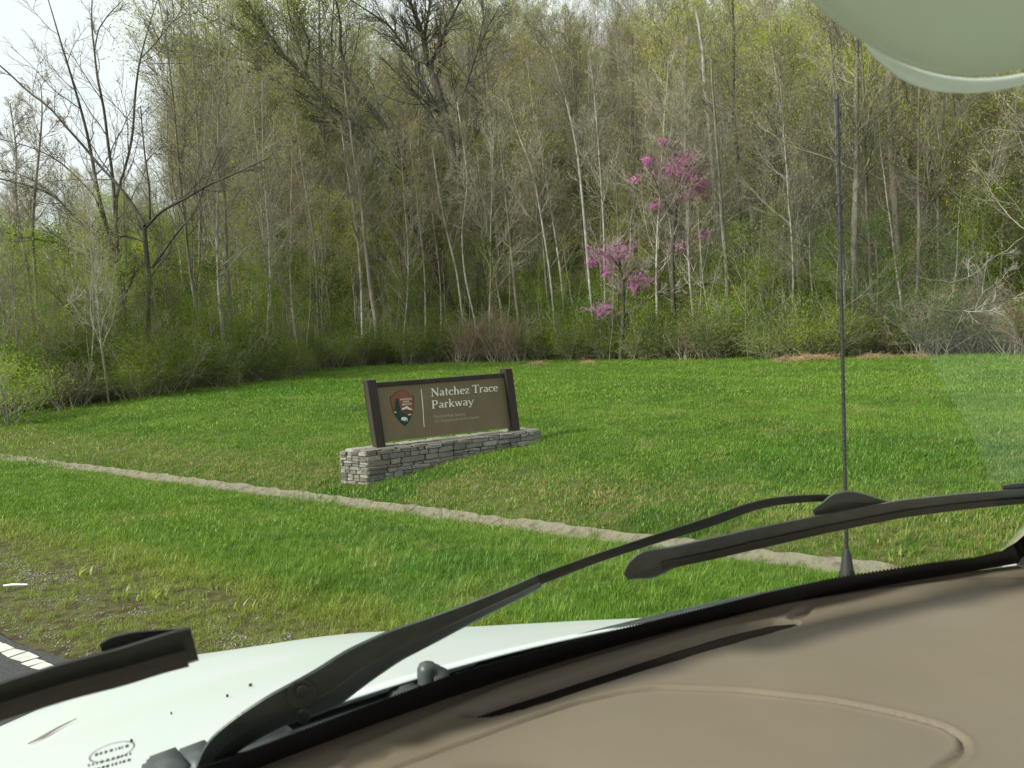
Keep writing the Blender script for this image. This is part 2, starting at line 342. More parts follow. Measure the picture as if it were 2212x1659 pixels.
# gutter: broken concrete lip along q = 0, with ragged upper edge
gv = []; gf = []; ss = np.arange(-14, 34, .045); rng = np.random.default_rng(2)
prof = [(-.16, -.012), (-.14, .008), (-.03, .02), (.10, .05), (.20, .085), (.24, .075)]
jag = np.convolve(rng.normal(size=len(ss) + 8), [.3, .7, .9, .7, .3], 'same')[:len(ss)]
jag2 = rng.normal(size=(len(ss), len(prof)))
for i, s_ in enumerate(ss):
    for k, (dq, dz) in enumerate(prof):
        w_ = 1.6 if k >= 3 else .12
        q = dq * .54 + .010 * jag[i] * w_ + .003 * jag2[i, k]; p = rq(s_, q)
        gv.append((p[0], p[1], -.60 + dz + .001 * jag2[i, (k + 2) % 6] + (.001 * jag[i] * w_)))
    if i:
        for k in range(len(prof) - 1):
            a = (i - 1) * 6 + k; gf.append((a, a + 1, a + 7, a + 6))
struct(link('drainage_gutter', mesh('drainage_gutter', gv, gf, 'concrete')))

# ------------------------------------------------------------------ sign and stone wall frame
WA = math.radians(32); WU = np.array([math.cos(WA), math.sin(WA)]); WN = np.array([-WU[1], WU[0]])   # along, away from camera
WC = ray(795, 1043)[:2] * 12.4
def on_wall(px, py, off=0.0):
    d = ray(px, py); t = ((WC + WN * off) @ WN) / (d[:2] @ WN); p = EYE + d * t; return p
def WP(s_, n, z): p = WC + WU * s_ + WN * n; return (p[0], p[1], z)
# stone wall: each stone a part of its own
rng = np.random.default_rng(11)
wall = thing('stone_wall', 'low grey dry-stacked stone wall under the brown sign on the lawn', 'wall', WP(1.6, .3, -.4))
wall_inv = Matrix.Translation(-Vector(wall.location))
def unit_stone(seed):
    r = np.random.default_rng(seed); import bmesh
    bm = bmesh.new(); bmesh.ops.create_cube(bm, size=1); bmesh.ops.bevel(bm, geom=bm.edges[:] , offset=.11, segments=1, affect='EDGES')
    for v in bm.verts: v.co += Vector(r.uniform(-.055, .055, 3))
    me = bpy.data.meshes.new('stone'); bm.to_mesh(me); bm.free(); me.materials.append(MATS['stone' if seed % 3 else 'stone_warm']); return me
US = [unit_stone(i) for i in range(10)]
def stone(s0, s1, n0, n1, z0, z1, skew=0, ax=0):
    c = WP((s0 + s1) / 2 - skew * (n0 + n1) / 2, (n0 + n1) / 2, (z0 + z1) / 2)
    o = link('stone', US[rng.integers(10)], wall)
    o.location = Vector(c) - Vector(wall.location); o.scale = (s1 - s0, n1 - n0, z1 - z0)
    o.rotation_euler = (rng.normal(0, .02), rng.normal(0, .02), WA + rng.normal(0, .02))
    return o
WL, WT, ZT, ZB = 3.3, .55, .125, -.75
SK = .45
cor = []
for (a, n) in ((.05, .05), (WL - .05, .05), (WL - .05, WT - .05), (.05 - SK * WT, WT - .05)): cor.append((a, n))
cv = [Vector(WP(a, n, z)) - Vector(wall.location) for z in (ZB, ZT - .04) for a, n in cor]
link('core', mesh('core', cv, [(0, 1, 5, 4), (1, 2, 6, 5), (2, 3, 7, 6), (3, 0, 4, 7), (4, 5, 6, 7)], 'mortar'), wall)
z = ZT - .035; courses = []
while z > -.62: h = rng.uniform(.055, .115); courses.append((z - h, z)); z -= h
for ci, (z0, z1) in enumerate(courses):
    s_ = -.01
    while s_ < WL - .03:
        L = rng.uniform(.09, .36) * (1.25 if z1 - z0 > .09 else 1); e = min(s_ + L, WL + .01)
        if WL - e < .08: e = WL + .01
        pr = rng.uniform(-.018, .012)
        if z1 - z0 > .085 and rng.random() < .4:
            zm = z0 + (z1 - z0) * rng.uniform(.4, .6); stone(s_ + .003, e - .003, pr, .16, zm + .002, z1 - .002); stone(s_ + .003, e - .003, pr + .01, .16, z0 + .002, zm - .002)
        else: stone(s_ + .003, e - .003, pr, .16, z0 + .002, z1 - .002)
        s_ = e
    if z0 < -.56: continue
    n_ = .0                                              # slanted left end
    while n_ < WT - .04:
        L = rng.uniform(.09, .22); e = min(n_ + L, WT)
        if WT - e < .06: e = WT
        so_ = -SK * (n_ + e) / 2; zz = [z0, z1] if z1 - z0 < .075 else [z0, (z0 + z1) / 2 + rng.uniform(-.012, .012), z1]
        for k in range(len(zz) - 1):
            dl = (e - n_) * 1.09
            o = stone(so_ - .008 + rng.uniform(-.012, .010), so_ + .15, (n_ + e) / 2 + .03 - dl / 2 + .003, (n_ + e) / 2 + .03 + dl / 2 - .003, zz[k] + .002, zz[k + 1] - .002)
            o.rotation_euler.z = WA + .42 + rng.normal(0, .02)
        n_ = e
for a in np.arange(0, WL - .05, .3):                       # back face and right end, bigger stones
    for z0 in (-.1, -.32): stone(a - .1 * (a < .1), a + .29, WT - .15, WT + .01, z0, z0 + .20)
for n_ in (.0, .19, .38):
    for z0 in (0.0, -.11, -.24): stone(WL - .14, WL + .02, n_, n_ + .17, z0, z0 + .09)
for n_ in (.0, .272):
    e0 = -SK * (n_ + .13) + .03; w_ = (WL - e0) / 12
    for i in range(12):
        o = stone(e0 + i * w_, e0 + (i + 1) * w_ - .004, n_, n_ + .27, ZT - .045 + rng.uniform(-.006, .004), ZT - .004 + rng.uniform(-.004, .006))

# sign
def sl(s_, z): return s_ - .10 * (z - .15)               # everything on the sign leans a little to the left
sign = thing('park_sign', 'brown park sign with arrowhead emblem between two dark posts on the stone wall', 'sign', WP(1.5, .28, ZT))
SL = Vector(sign.location)
def sbox(name, s0, s1, n0, n1, z0, z1, mat, parent=sign, bev=.006):
    v = []
    for z in (z0, z1):
        for (a, n) in ((s0, n0), (s1, n0), (s1, n1), (s0, n1)): v.append(Vector(WP(sl(a, z), n, z)) - SL)
    o = link(name, mesh(name, v, [(0, 1, 5, 4), (1, 2, 6, 5), (2, 3, 7, 6), (3, 0, 4, 7), (4, 5, 6, 7), (3, 2, 1, 0)], mat), parent)
    md = o.modifiers.new('bevel', 'BEVEL'); md.width = bev; md.segments = 2; return o
PN = .25
sbox('post', .245, .40, .16, .36, -.3, 1.215, 'sign_wood'); sbox('post', 2.83, 2.975, .16, .36, -.3, 1.235, 'sign_wood')
panel = sbox('panel', .403, 2.827, PN, PN + .05, .19, 1.09, 'sign_panel')
sbox('top_rail', .403, 2.827, PN - .03, PN + .08, 1.093, 1.16, 'sign_wood')
sbox('side_trim', .404, .425, PN - .012, PN - .001, .20, 1.09, 'sign_panel', sign, .002); sbox('side_trim', 2.805, 2.826, PN - .012, PN - .001, .20, 1.09, 'sign_panel', sign, .002)
def plane_poly(name, pts, conv, mat, lift, parent=None, thick=.004):
    """flat raised shape on the sign face; pts in a zoomed crop, conv -> photo pixels"""
    v = []; n = len(pts)
    for off in (PN - .002, PN - lift):
        for p in pts:
            px, py = conv(*p); v.append(Vector(on_wall(px, py, off)) - SL)
    f = [tuple(range(n, 2 * n))] + [(i, (i + 1) % n, n + (i + 1) % n, n + i) for i in range(n)]
    return link(name, mesh(name, v, f, mat), parent or sign)
E3 = lambda x, y: ((1150 + x / 11.06) / 1.4756, (1230 + y / 11.06) / 1.4756)
AH = [(1030, 375), (1130, 325), (1180, 275), (1270, 200), (1370, 155), (1480, 140), (1600, 170), (1680, 240), (1700, 315), (1790, 325), (1880, 370),
      (1885, 480), (1875, 640), (1865, 800), (1830, 930), (1790, 1060), (1720, 1210), (1640, 1340), (1560, 1420), (1450, 1330), (1340, 1210), (1240, 1080), (1160, 950), (1110, 800), (1070, 640), (1045, 500)]
c_ = np.mean(AH, axis=0)
emblem = plane_poly('emblem', AH, E3, 'em_edge', .006)
def sub(name, pts, conv, mat, lift): return plane_poly(name, pts, conv, mat, lift, emblem)
sub('emblem_field', [tuple(c_ + (np.array(p) - c_) * .955) for p in AH], E3, 'em_brown', .008)
sub('emblem_hills', [(1440, 850), (1540, 800), (1620, 760), (1720, 800), (1850, 870), (1830, 930), (1800, 1000), (1640, 1010), (1480, 960), (1280, 900), (1230, 880), (1300, 850)], E3, 'em_red', .010)
sub('emblem_meadow', [(1165, 940), (1270, 900), (1400, 925), (1480, 950), (1620, 1000), (1790, 1030), (1760, 1110), (1700, 1215), (1625, 1325), (1558, 1390), (1465, 1315), (1360, 1205), (1260, 1080)], E3, 'em_green', .012)
tr_ = [(1270, 425), (1290, 470), (1340, 465), (1320, 510), (1350, 540), (1330, 580), (1375, 650), (1345, 660), (1395, 730), (1365, 745), (1430, 810), (1390, 860), (1410, 900), (1330, 930), (1200, 900), (1210, 850), (1195, 800), (1225, 760), (1195, 720), (1230, 690), (1205, 620), (1235, 600), (1215, 550), (1250, 510), (1245, 470)]
sub('emblem_tree', tr_, E3, 'em_green', .014)
sub('emblem_mountain', [(1440, 845), (1445, 800), (1500, 765), (1540, 765), (1610, 705), (1640, 715), (1720, 775), (1840, 845), (1760, 850), (1720, 830), (1700, 850), (1640, 785), (1635, 840), (1600, 785), (1550, 830), (1500, 840)], E3, 'em_white', .013)
sub('emblem_lake', [(1645, 1015), (1720, 990), (1790, 985), (1770, 1020), (1700, 1040)], E3, 'em_white', .014)
sub('emblem_lake', [(1175, 940), (1210, 915), (1260, 910), (1250, 940), (1190, 960)], E3, 'em_white', .014)
sub('emblem_bison', [(1420, 1150), (1440, 1115), (1490, 1095), (1560, 1100), (1620, 1120), (1645, 1160), (1645, 1255), (1625, 1245), (1615, 1190), (1580, 1200), (1560, 1250), (1545, 1250), (1510, 1210), (1470, 1220), (1440, 1200), (1425, 1185)], E3, 'em_white', .014)
sub('divider', [(2115, 108), (2140, 108), (2180, 480), (2215, 905), (2225, 1180), (2250, 1450), (2225, 1450), (2200, 1180), (2188, 905), (2150, 480)], E3, 'sign_white', .006).parent = sign
Z1 = lambda x, y: ((1050 + x / 2.949) / 1.4756, (1130 + y / 2.949) / 1.4756)
def affine_on_sign(p0, p1, ptop, width, conv, lift):
    """text coordinates (x 0..width, y 0..1) -> sign face"""
    O, A, B = [np.array(on_wall(*conv(*p), PN - lift)) for p in (p0, p1, ptop)]
    ex = (A - O) / width; ey = B - O
    nrm = np.array([-WN[0], -WN[1], 0.])
    return lambda x, y, h=0.: Vector(O + ex * x + ey * y + nrm * h) - SL
def font_text(name, txt, p0, p1, ptop, conv, mat, lift, parent, bold=.012):
    cu = bpy.data.curves.new(name, 'FONT'); cu.body = txt; cu.offset = bold; cu.size = 1; cu.resolution_u = 2
    ob = bpy.data.objects.new(name, cu); COL.objects.link(ob); dg = bpy.context.evaluated_depsgraph_get()
    me = bpy.data.meshes.new_from_object(ob.evaluated_get(dg)); COL.objects.unlink(ob); bpy.data.objects.remove(ob)
    xs = [v.co.x for v in me.vertices]; x0, x1 = min(xs), max(xs)
    T = affine_on_sign(p0, p1, ptop, x1 - x0, conv, lift)
    for v in me.vertices: v.co = T(v.co.x - x0, v.co.y / .70)
    me.materials.clear(); me.materials.append(MATS[mat]); return link(name, me, parent)
font_text('emblem_lettering', 'NATIONAL', (1395, 515), (1810, 475), (1390, 455), E3, 'sign_white', .0155, emblem)
font_text('emblem_lettering', 'PARK', (1500, 590), (1725, 572), (1496, 530), E3, 'sign_white', .0155, emblem)
font_text('emblem_lettering', 'SERVICE', (1455, 690), (1785, 665), (1452, 625), E3, 'sign_white', .0155, emblem)
font_text('lettering', 'National Park Service', (985, 598), (1275, 572), (982, 570), Z1, 'sign_dim', .004, sign, 0.004)
font_text('lettering', 'U.S. Department of the Interior', (990, 640), (1412, 598), (987, 612), Z1, 'sign_dim', .004, sign, 0.004)
# serif capitals and small letters drawn stroke by stroke (cap height 1, x-height .64)
def arc(cx, cy, rx, ry, a0, a1, w0, w1, n=12):
    """elliptical stroke, thick at the sides and thin at top and bottom"""
    L = []
    for i in range(n + 1):
        a = math.radians(a0 + (a1 - a0) * i / n); k = abs(math.cos(a)); L.append((cx + rx * math.cos(a), cy + ry * math.sin(a), w1 + (w0 - w1) * k))
    return L
def ln(x0, y0, x1, y1, w0, w1=None): return [(x0, y0, w0), (x1, y1, w1 or w0)]
def sf(x, y, h=.12): return [(x - h, y, .055), (x + h, y, .055)]
TK, TN = .15, .065
GL = {
 'N': (.86, [ln(.14, .03, .14, .97, TN), ln(.70, .0, .70, .97, TN), ln(.14, .95, .70, .05, TK), sf(.14, .03), sf(.10, .97, .1), sf(.70, .97)]),
 'T': (.74, [ln(.36, 0, .36, 1, TK), ln(.02, .965, .70, .965, .07), sf(.36, .03, .15), ln(.04, .78, .04, .99, .05), ln(.68, .78, .68, .99, .05)]),
 'P': (.70, [ln(.16, 0, .16, 1, TK), sf(.16, .03, .15), sf(.12, .97, .1), ln(.16, .97, .36, .97, .06), ln(.16, .45, .36, .45, .06), arc(.36, .71, .2, .26, -90, 90, TK, .06)]),
 'a': (.56, [ln(.40, .03, .40, .45, TK * .9), arc(.25, .46, .15, .15, 0, 150, TK * .9, .06), arc(.23, .17, .14, .14, 80, 280, TK * .9, .055), ln(.25, .315, .40, .37, .055), ln(.25, .035, .40, .10, .05), ln(.38, .03, .52, .03, .05)]),
 't': (.40, [ln(.17, .12, .17, .86, TK * .85), ln(.02, .61, .34, .61, .06), arc(.26, .14, .10, .12, 190, 290, TK * .8, .06)]),
 'c': (.52, [arc(.28, .32, .21, .30, 45, 315, TK, .06), arc(.40, .50, .04, .04, 0, 360, .07, .07)]),
 'h': (.66, [ln(.14, 0, .14, 1.0, TK * .9), sf(.14, .03, .12), ln(.02, .98, .14, .98, .05), arc(.31, .42, .16, .20, 0, 160, TK * .8, .06), ln(.48, 0, .48, .44, TK * .9), sf(.48, .03, .12)]),
 'e': (.54, [arc(.28, .32, .21, .30, 10, 315, TK, .06), ln(.10, .35, .48, .35, .055)]),
 'z': (.50, [ln(.04, .60, .42, .60, .07), ln(.41, .58, .07, .05, .11), ln(.04, .04, .44, .04, .07), ln(.06, .46, .06, .62, .05), ln(.43, .02, .43, .18, .05)]),
 'r': (.46, [ln(.14, 0, .14, .62, TK * .9), sf(.14, .03, .12), ln(.02, .60, .14, .60, .05), arc(.30, .46, .14, .15, 60, 165, TK * .7, .07), arc(.37, .54, .03, .03, 0, 360, .07, .07)]),
 'k': (.64, [ln(.14, 0, .14, 1.0, TK * .9), sf(.14, .03, .12), ln(.02, .98, .14, .98, .05), ln(.18, .30, .46, .60, .06), ln(.24, .38, .52, .02, TK * .85), sf(.45, .60, .1), sf(.52, .03, .1)]),
 'w': (.82, [ln(.08, .61, .25, .02, TK * .85), ln(.25, .02, .40, .55, .06), ln(.38, .61, .56, .02, TK * .85), ln(.56, .02, .72, .61, .06), sf(.08, .61, .09), sf(.38, .61, .08), sf(.72, .61, .09)]),
 'y': (.60, [ln(.08, .61, .30, .05, TK * .85), ln(.52, .61, .24, -.20, .06), sf(.08, .61, .1), sf(.52, .61, .09), arc(.17, -.20, .05, .05, 0, 360, .07, .07)]),
 ' ': (.30, [])}
def serif(txt, p0, p1, ptop, mat, lift):
    adv = sum(GL[c][0] for c in txt); T = affine_on_sign(p0, p1, ptop, adv, Z1, lift)
    x = 0
    for ch in txt:
        v = []; f = []
        for k, st in enumerate(GL[ch][1]):
            h = .0006 * (k % 7); P = np.array([(a, b) for a, b, _ in st]); Wd = [c for *_, c in st]
            D = np.gradient(P, axis=0) if len(P) > 2 else np.repeat((P[1:] - P[:1]), 2, 0)
            D = D / (np.linalg.norm(D, axis=1, keepdims=True) + 1e-9)
            b0 = len(v)
            for i in range(len(P)):
                n = np.array([-D[i, 1], D[i, 0]]) * Wd[i] / 2
                v += [T(x + P[i, 0] + n[0], P[i, 1] + n[1], h + .004), T(x + P[i, 0] - n[0], P[i, 1] - n[1], h + .004), T(x + P[i, 0] + n[0], P[i, 1] + n[1], 0), T(x + P[i, 0] - n[0], P[i, 1] - n[1], 0)]
            for i in range(len(P) - 1):
                a = b0 + 4 * i; f += [(a, a + 1, a + 5, a + 4), (a, a + 4, a + 6, a + 2), (a + 1, a + 3, a + 7, a + 5)]
            a = b0; e = b0 + 4 * (len(P) - 1); f += [(a, a + 2, a + 3, a + 1), (e, e + 1, e + 3, e + 2)]
        if v: link('letter', mesh('letter', v, f, mat), sign)
        x += GL[ch][0]
serif('Natchez Trace', (955, 395), (1585, 343), (951, 318), 'sign_white', .003)
serif('Parkway', (962, 509), (1358, 472), (957, 433), 'sign_white', .003)

# ------------------------------------------------------------------ trees
def perp(d, rng):
    a = rng.normal(size=3); a -= d * (a @ d); return a / (np.linalg.norm(a) + 1e-9)
def grow_branch(rng, p, d, L, r, lvl, cfg, out, tips):
    c = cfg[lvl]; n = c['n']; step = L / (n - 1); P = [np.array(p, float)]; d = np.array(d, float)
    for i in range(n - 1):
        d = d + perp(d, rng) * c['w'] + np.array([0, 0, c['up']]); d /= np.linalg.norm(d); P.append(P[-1] + d * step)
    P = np.array(P); R = r * (1 - (1 - c['tip']) * np.linspace(0, 1, n)); out[lvl].append((P, R))
    if lvl + 1 >= len(cfg): tips.append((P[-1], d)); tips.append((P[len(P) // 2], d)); return
    spawn(rng, P, R, L, lvl, cfg, out, tips)
def spawn(rng, P, R, L, lvl, cfg, out, tips, t0=None, kids=None):
    c = cfg[lvl]; k = kids or c['kids']; k = int(rng.integers(max(1, int(k * .8)), int(k * 1.2) + 2)); n = len(P)
    nx_ = cfg[lvl + 1]; t0 = c['t0'] if t0 is None else t0
    for j in range(k):
        t = t0 + (1 - t0) * (j + rng.random()) / k; t = min(t, .99); f = t * (n - 1); i = int(f); i = min(i, n - 2)
        p = P[i] + (P[i + 1] - P[i]) * (f - i); dd = P[i + 1] - P[i]; dd /= np.linalg.norm(dd) + 1e-9
        a = math.radians(rng.normal(nx_['ang'], 9)); d = dd * math.cos(a) + perp(dd, rng) * math.sin(a)
        rr = (R[i] * .8 + R[i + 1] * .2)
        grow_branch(rng, p, d, L * nx_['len'] * (1.15 - .75 * (t - t0) / (1 - t0 + 1e-6)) * rng.uniform(.7, 1.25), max(nx_['rmin'], rr * nx_['rr']), lvl + 1, cfg, out, tips)
def C_(n, w, up, tip, kids=0, t0=.3, ang=35, ln_=.4, rr=.5, rmin=.006): return dict(n=n, w=w, up=up, tip=tip, kids=kids, t0=t0, ang=ang, len=ln_, rr=rr, rmin=rmin)
POLE = [C_(12, .05, .02, .2, 26, .26), C_(8, .15, .06, .3, 8, .12, 40, .27, .42, .014), C_(6, .17, .05, .4, 6, .1, 38, .48, .5, .009), C_(4, .18, .03, .5, 0, .1, 38, .52, .6, .007)]
BROAD = [C_(8, .05, .02, .45, 9, .35), C_(9, .13, .06, .3, 8, .2, 42, .62, .55, .03), C_(6, .15, .04, .35, 6, .12, 38, .42, .5, .014), C_(5, .15, .03, .5, 4, .1, 36, .45, .5, .009), C_(3, .15, .02, .6, 0, .1, 38, .5, .6, .0065)]
SAPL = [C_(8, .10, .03, .3, 9, .2), C_(5, .14, .06, .4, 5, .15, 38, .38, .5, .007), C_(4, .16, .03, .5, 0, .1, 38, .5, .6, .005)]
SHRB = [C_(5, .16, .03, .35, 7, .15), C_(4, .2, .02, .4, 5, .1, 42, .55, .5, .006), C_(3, .2, 0, .5, 0, .1, 42, .55, .6, .004)]
SIDES = [7, 5, 4, 3, 3]
def split_mesh(out, base, trunk_mat, twig_mat, ntrunk=1):
    a = Tubes(); b = Tubes()
    for lv, L in enumerate(out):
        for P, R in L: (a if lv < ntrunk else b).add(P, R, SIDES[lv] if lv < 4 else 3)
    return a.mesh(base + '_trunk', trunk_mat), b.mesh(base + '_branches', twig_mat, False)
def make_tree(seed, H, r, cfg, trunk_mat, twig_mat, leaf=None, leafn=0, leafs=.07, spread=.25, stems=1, lean=.03, cfgdir=0):
    rng = np.random.default_rng(seed); out = [[] for _ in cfg]; tips = []
    for s_ in range(stems):
        d = np.array([rng.normal(0, lean), rng.normal(0, lean), 1.]) if stems == 1 else np.array([rng.normal(0, .45), rng.normal(0, .45), 1.])
        d /= np.linalg.norm(d); p0 = np.array([0, 0, -.3]) if stems == 1 else np.array([rng.normal(0, .25), rng.normal(0, .25), -.1])
        grow_branch(rng, p0, d, H * (rng.uniform(.6, 1) if stems > 1 else 1), r, 0, cfg, out, tips)
    t, b = split_mesh(out, 'tree', trunk_mat, twig_mat)
    kids = [('trunk' if stems == 1 else 'stems', t), ('branches', b)]
    if leaf:
        tp = np.array([a for a, _ in tips]); C = tp[rng.integers(0, len(tp), leafn)] + rng.normal(0, spread, (leafn, 3))
        C = C[C[:, 2] > .05]; kids.append(('foliage', leaf_mesh('foliage', C, leafs, leaf, rng)))
    return kids
def place(kind, kids, label, cat, group, loc, rz, s_):
    o = thing(kind, label, cat, loc, group, rz, s_)
    for n, m_ in kids: link(n, m_, o)
    return o
T_POLE = [make_tree(100 + i, 15, .085, POLE, 'bark_pale' if i % 2 else 'bark_mid', 'twig_red' if i == 3 else ('twig_dark' if i in (0, 4) else 'twig_grey'), 'leaf_bud', 3000, .065, .18) for i in range(6)]
BIGC = [dict(POLE[0], t0=.4, kids=24), dict(POLE[1], rr=.24, len=.2, ang=48), POLE[2], POLE[3]]
T_BIG = [make_tree(120 + i, 17, .17, BIGC, 'bark_mid', 'twig_grey', 'leaf_bud', 3000, .055, .15) for i in range(2)]
T_BROAD = [make_tree(130 + i, 9, .26, BROAD, 'bark_dark', 'twig_dark') for i in range(2)]
T_LEAF = [make_tree(140 + i, 11, .09, POLE, 'bark_mid', 'twig_grey', 'leaf_lime', 9000, .085, .26) for i in range(3)]
T_SAP = [make_tree(150 + i, 5.5, .03, SAPL, 'bark_mid', 'twig_grey', 'leaf_green', 2600, .07, .22) for i in range(3)] + [make_tree(157 + i, 6.5, .03, SAPL, 'bark_pale', 'twig_grey', 'leaf_bud', 700, .05, .15) for i in range(2)] + [make_tree(155, 6, .03, SAPL, 'bark_pale', 'twig_grey', 'leaf_bright', 1800, .07, .2)]
T_SHR = [make_tree(160 + i, 2.4, .02, SHRB, 'twig_grey', 'twig_grey', 'leaf_green', 4200, .07, .22, stems=13) for i in range(4)]
T_SHB = [make_tree(170 + i, 2.8, .02, SHRB, 'twig_grey', 'twig_red', 'leaf_dead', 500, .05, .2, stems=13) for i in range(2)]
T_BRT = [make_tree(180 + i, 3.2, .025, SHRB, 'twig_grey', 'twig_grey', 'leaf_bright', 4200, .08, .25, stems=12) for i in range(2)]

def photo_x(x, y, z):
    v = Vector((x, y, z - CZ)); return 1106 + F * v.dot(cx_) / v.dot(Fw)
ZONES = [(-9999, -10, 'beyond the left edge of the lawn'), (-10, 200, 'left of the big spreading dark tree'), (200, 420, 'among the two spreading dark trees'), (420, 620, 'between the forked tree and leaning trunk'),
         (620, 800, 'near the leaning trunk left of the sign'), (800, 960, 'above the left half of the sign'), (960, 1110, 'above the right half of the sign'), (1110, 1240, 'just right of the sign'),
         (1240, 1400, 'about the lower redbud'), (1400, 1560, 'about the upper redbud'), (1560, 1740, 'between the redbuds and the antenna'), (1740, 1880, 'behind the antenna'), (1880, 2050, 'right of the antenna'), (2050, 2260, 'at the right edge of the picture'), (2260, 9999, 'beyond the right windshield pillar')]
def where(x, y, z, r):
    px = photo_x(x, y, z); d = r - float(edge_r(math.atan2(x, y)))
    row = 'at the wood edge' if d < 3.5 else ('just inside the wood' if d < 11 else ('on the wooded slope' if d < 26 else 'high on the slope'))
    return row + ', ' + next(t for a, b, t in ZONES if a <= px < b)
R_ = random.Random(7)
def polar(th, r): x, y = r * math.sin(th), r * math.cos(th); return x, y, gz(x, y)
def sp_(n, f0, f1, pw=1.0, th0=-41, th1=41):
    """jittered azimuths, radius from f0 to f1 metres behind the wood's edge"""
    L = []
    for i in range(n):
        th = math.radians(th0 + (th1 - th0) * (i + R_.random()) / n); r = float(edge_r(th)) + f0 + (f1 - f0) * R_.random() ** pw
        L.append((th, r))
    return L
gB = 'bare trees of the wood'
for i, (th, r) in enumerate(sp_(64, .8, 7) + sp_(84, 7, 26) + sp_(62, 26, 56)):
    left = th < math.radians(-22); x, y, z = polar(th, r); k = R_.random()
    if left and R_.random() < .45: continue
    ti = R_.randrange(6); big = k >= .88; kids = T_BIG[R_.randrange(2)] if big else T_POLE[ti]
    s_ = R_.uniform(.72, 1.2) * (.52 if left else 1)
    if r - float(edge_r(th)) < 7: s_ *= .92
    nm = 'bare_tree'
    place(nm, kids, ('stout bare grey tree ' if big else ('reddish-twigged bare tree ' if ti == 3 else ('slender pale bare tree ' if ti % 2 else 'slender grey-brown bare tree '))) + where(x, y, z, r), 'tree', gB, (x, y, z), R_.uniform(0, 6.28), (s_, s_, s_ * R_.uniform(.95, 1.1)))
for i, (th, r) in enumerate(sp_(60, 3, 44)):
    x, y, z = polar(th, r); s_ = R_.uniform(.6, 1.0) * (.55 if th < math.radians(-22) else 1)
    place('leafing_tree', T_LEAF[R_.randrange(3)], 'slim yellow-green tree ' + where(x, y, z, r), 'tree', 'leafing trees of the wood', (x, y, z), R_.uniform(0, 6.28), s_)
for i, (th, r) in enumerate(sp_(120, .5, 8) + sp_(80, 8, 30)):
    si = R_.randrange(6); x, y, z = polar(th, r); s_ = R_.uniform(.6, 1.15)
    place('sapling', T_SAP[si], ('thin green-leaved sapling ' if si < 3 else ('bright-leaved sapling ' if si == 5 else 'pale bare sapling ')) + where(x, y, z, r), 'sapling', 'saplings of the wood', (x, y, z), R_.uniform(0, 6.28), s_)
for i, (th, r) in enumerate(sp_(125, .1, 3.2) + sp_(95, 3, 12) + sp_(60, 12, 34)):
    x, y, z = polar(th, r); s_ = R_.uniform(.65, 1.2); k = R_.random()
    kids = T_SHR[R_.randrange(4)] if k < .80 else (T_SHB[R_.randrange(2)] if k < .93 else T_BRT[R_.randrange(2)])
    place('shrub', kids, ('dense green shrub ' if k < .80 else ('bare brown shrub ' if k < .93 else 'bright green shrub ')) + where(x, y, z, r), 'shrub', 'undergrowth shrubs', (x, y, z), R_.uniform(0, 6.28), (s_, s_, s_ * R_.uniform(.8, 1.2)))
# shrubs seen as bright green clumps
for (px, py, r, s_, lab) in [(1060, 345, 74, 1.9, 'round bright green bush high on the slope right of the dark central tree'), (1160, 380, 70, 1.7, 'bright green bush on the slope just left of the redbuds'),
                        (830, 420, 62, 1.6, 'bright green bush on the slope beneath the leaning dark trunk'), (1010, 420, 66, 1.6, 'lower bright green bush beneath the dark central tree'),
                        (20, 850, 27.5, .75, 'bright green bush at the far left edge of the lawn'), (1750, 560, 60, 1.5, 'bright green bush on the slope behind the antenna')]:
    d = ray(px, py); th = math.atan2(d[0], d[1]); x, y, z = polar(th, r)
    place('bush', T_BRT[R_.randrange(2)], lab, 'bush', None, (x, y, z), R_.uniform(0, 6.28), s_)

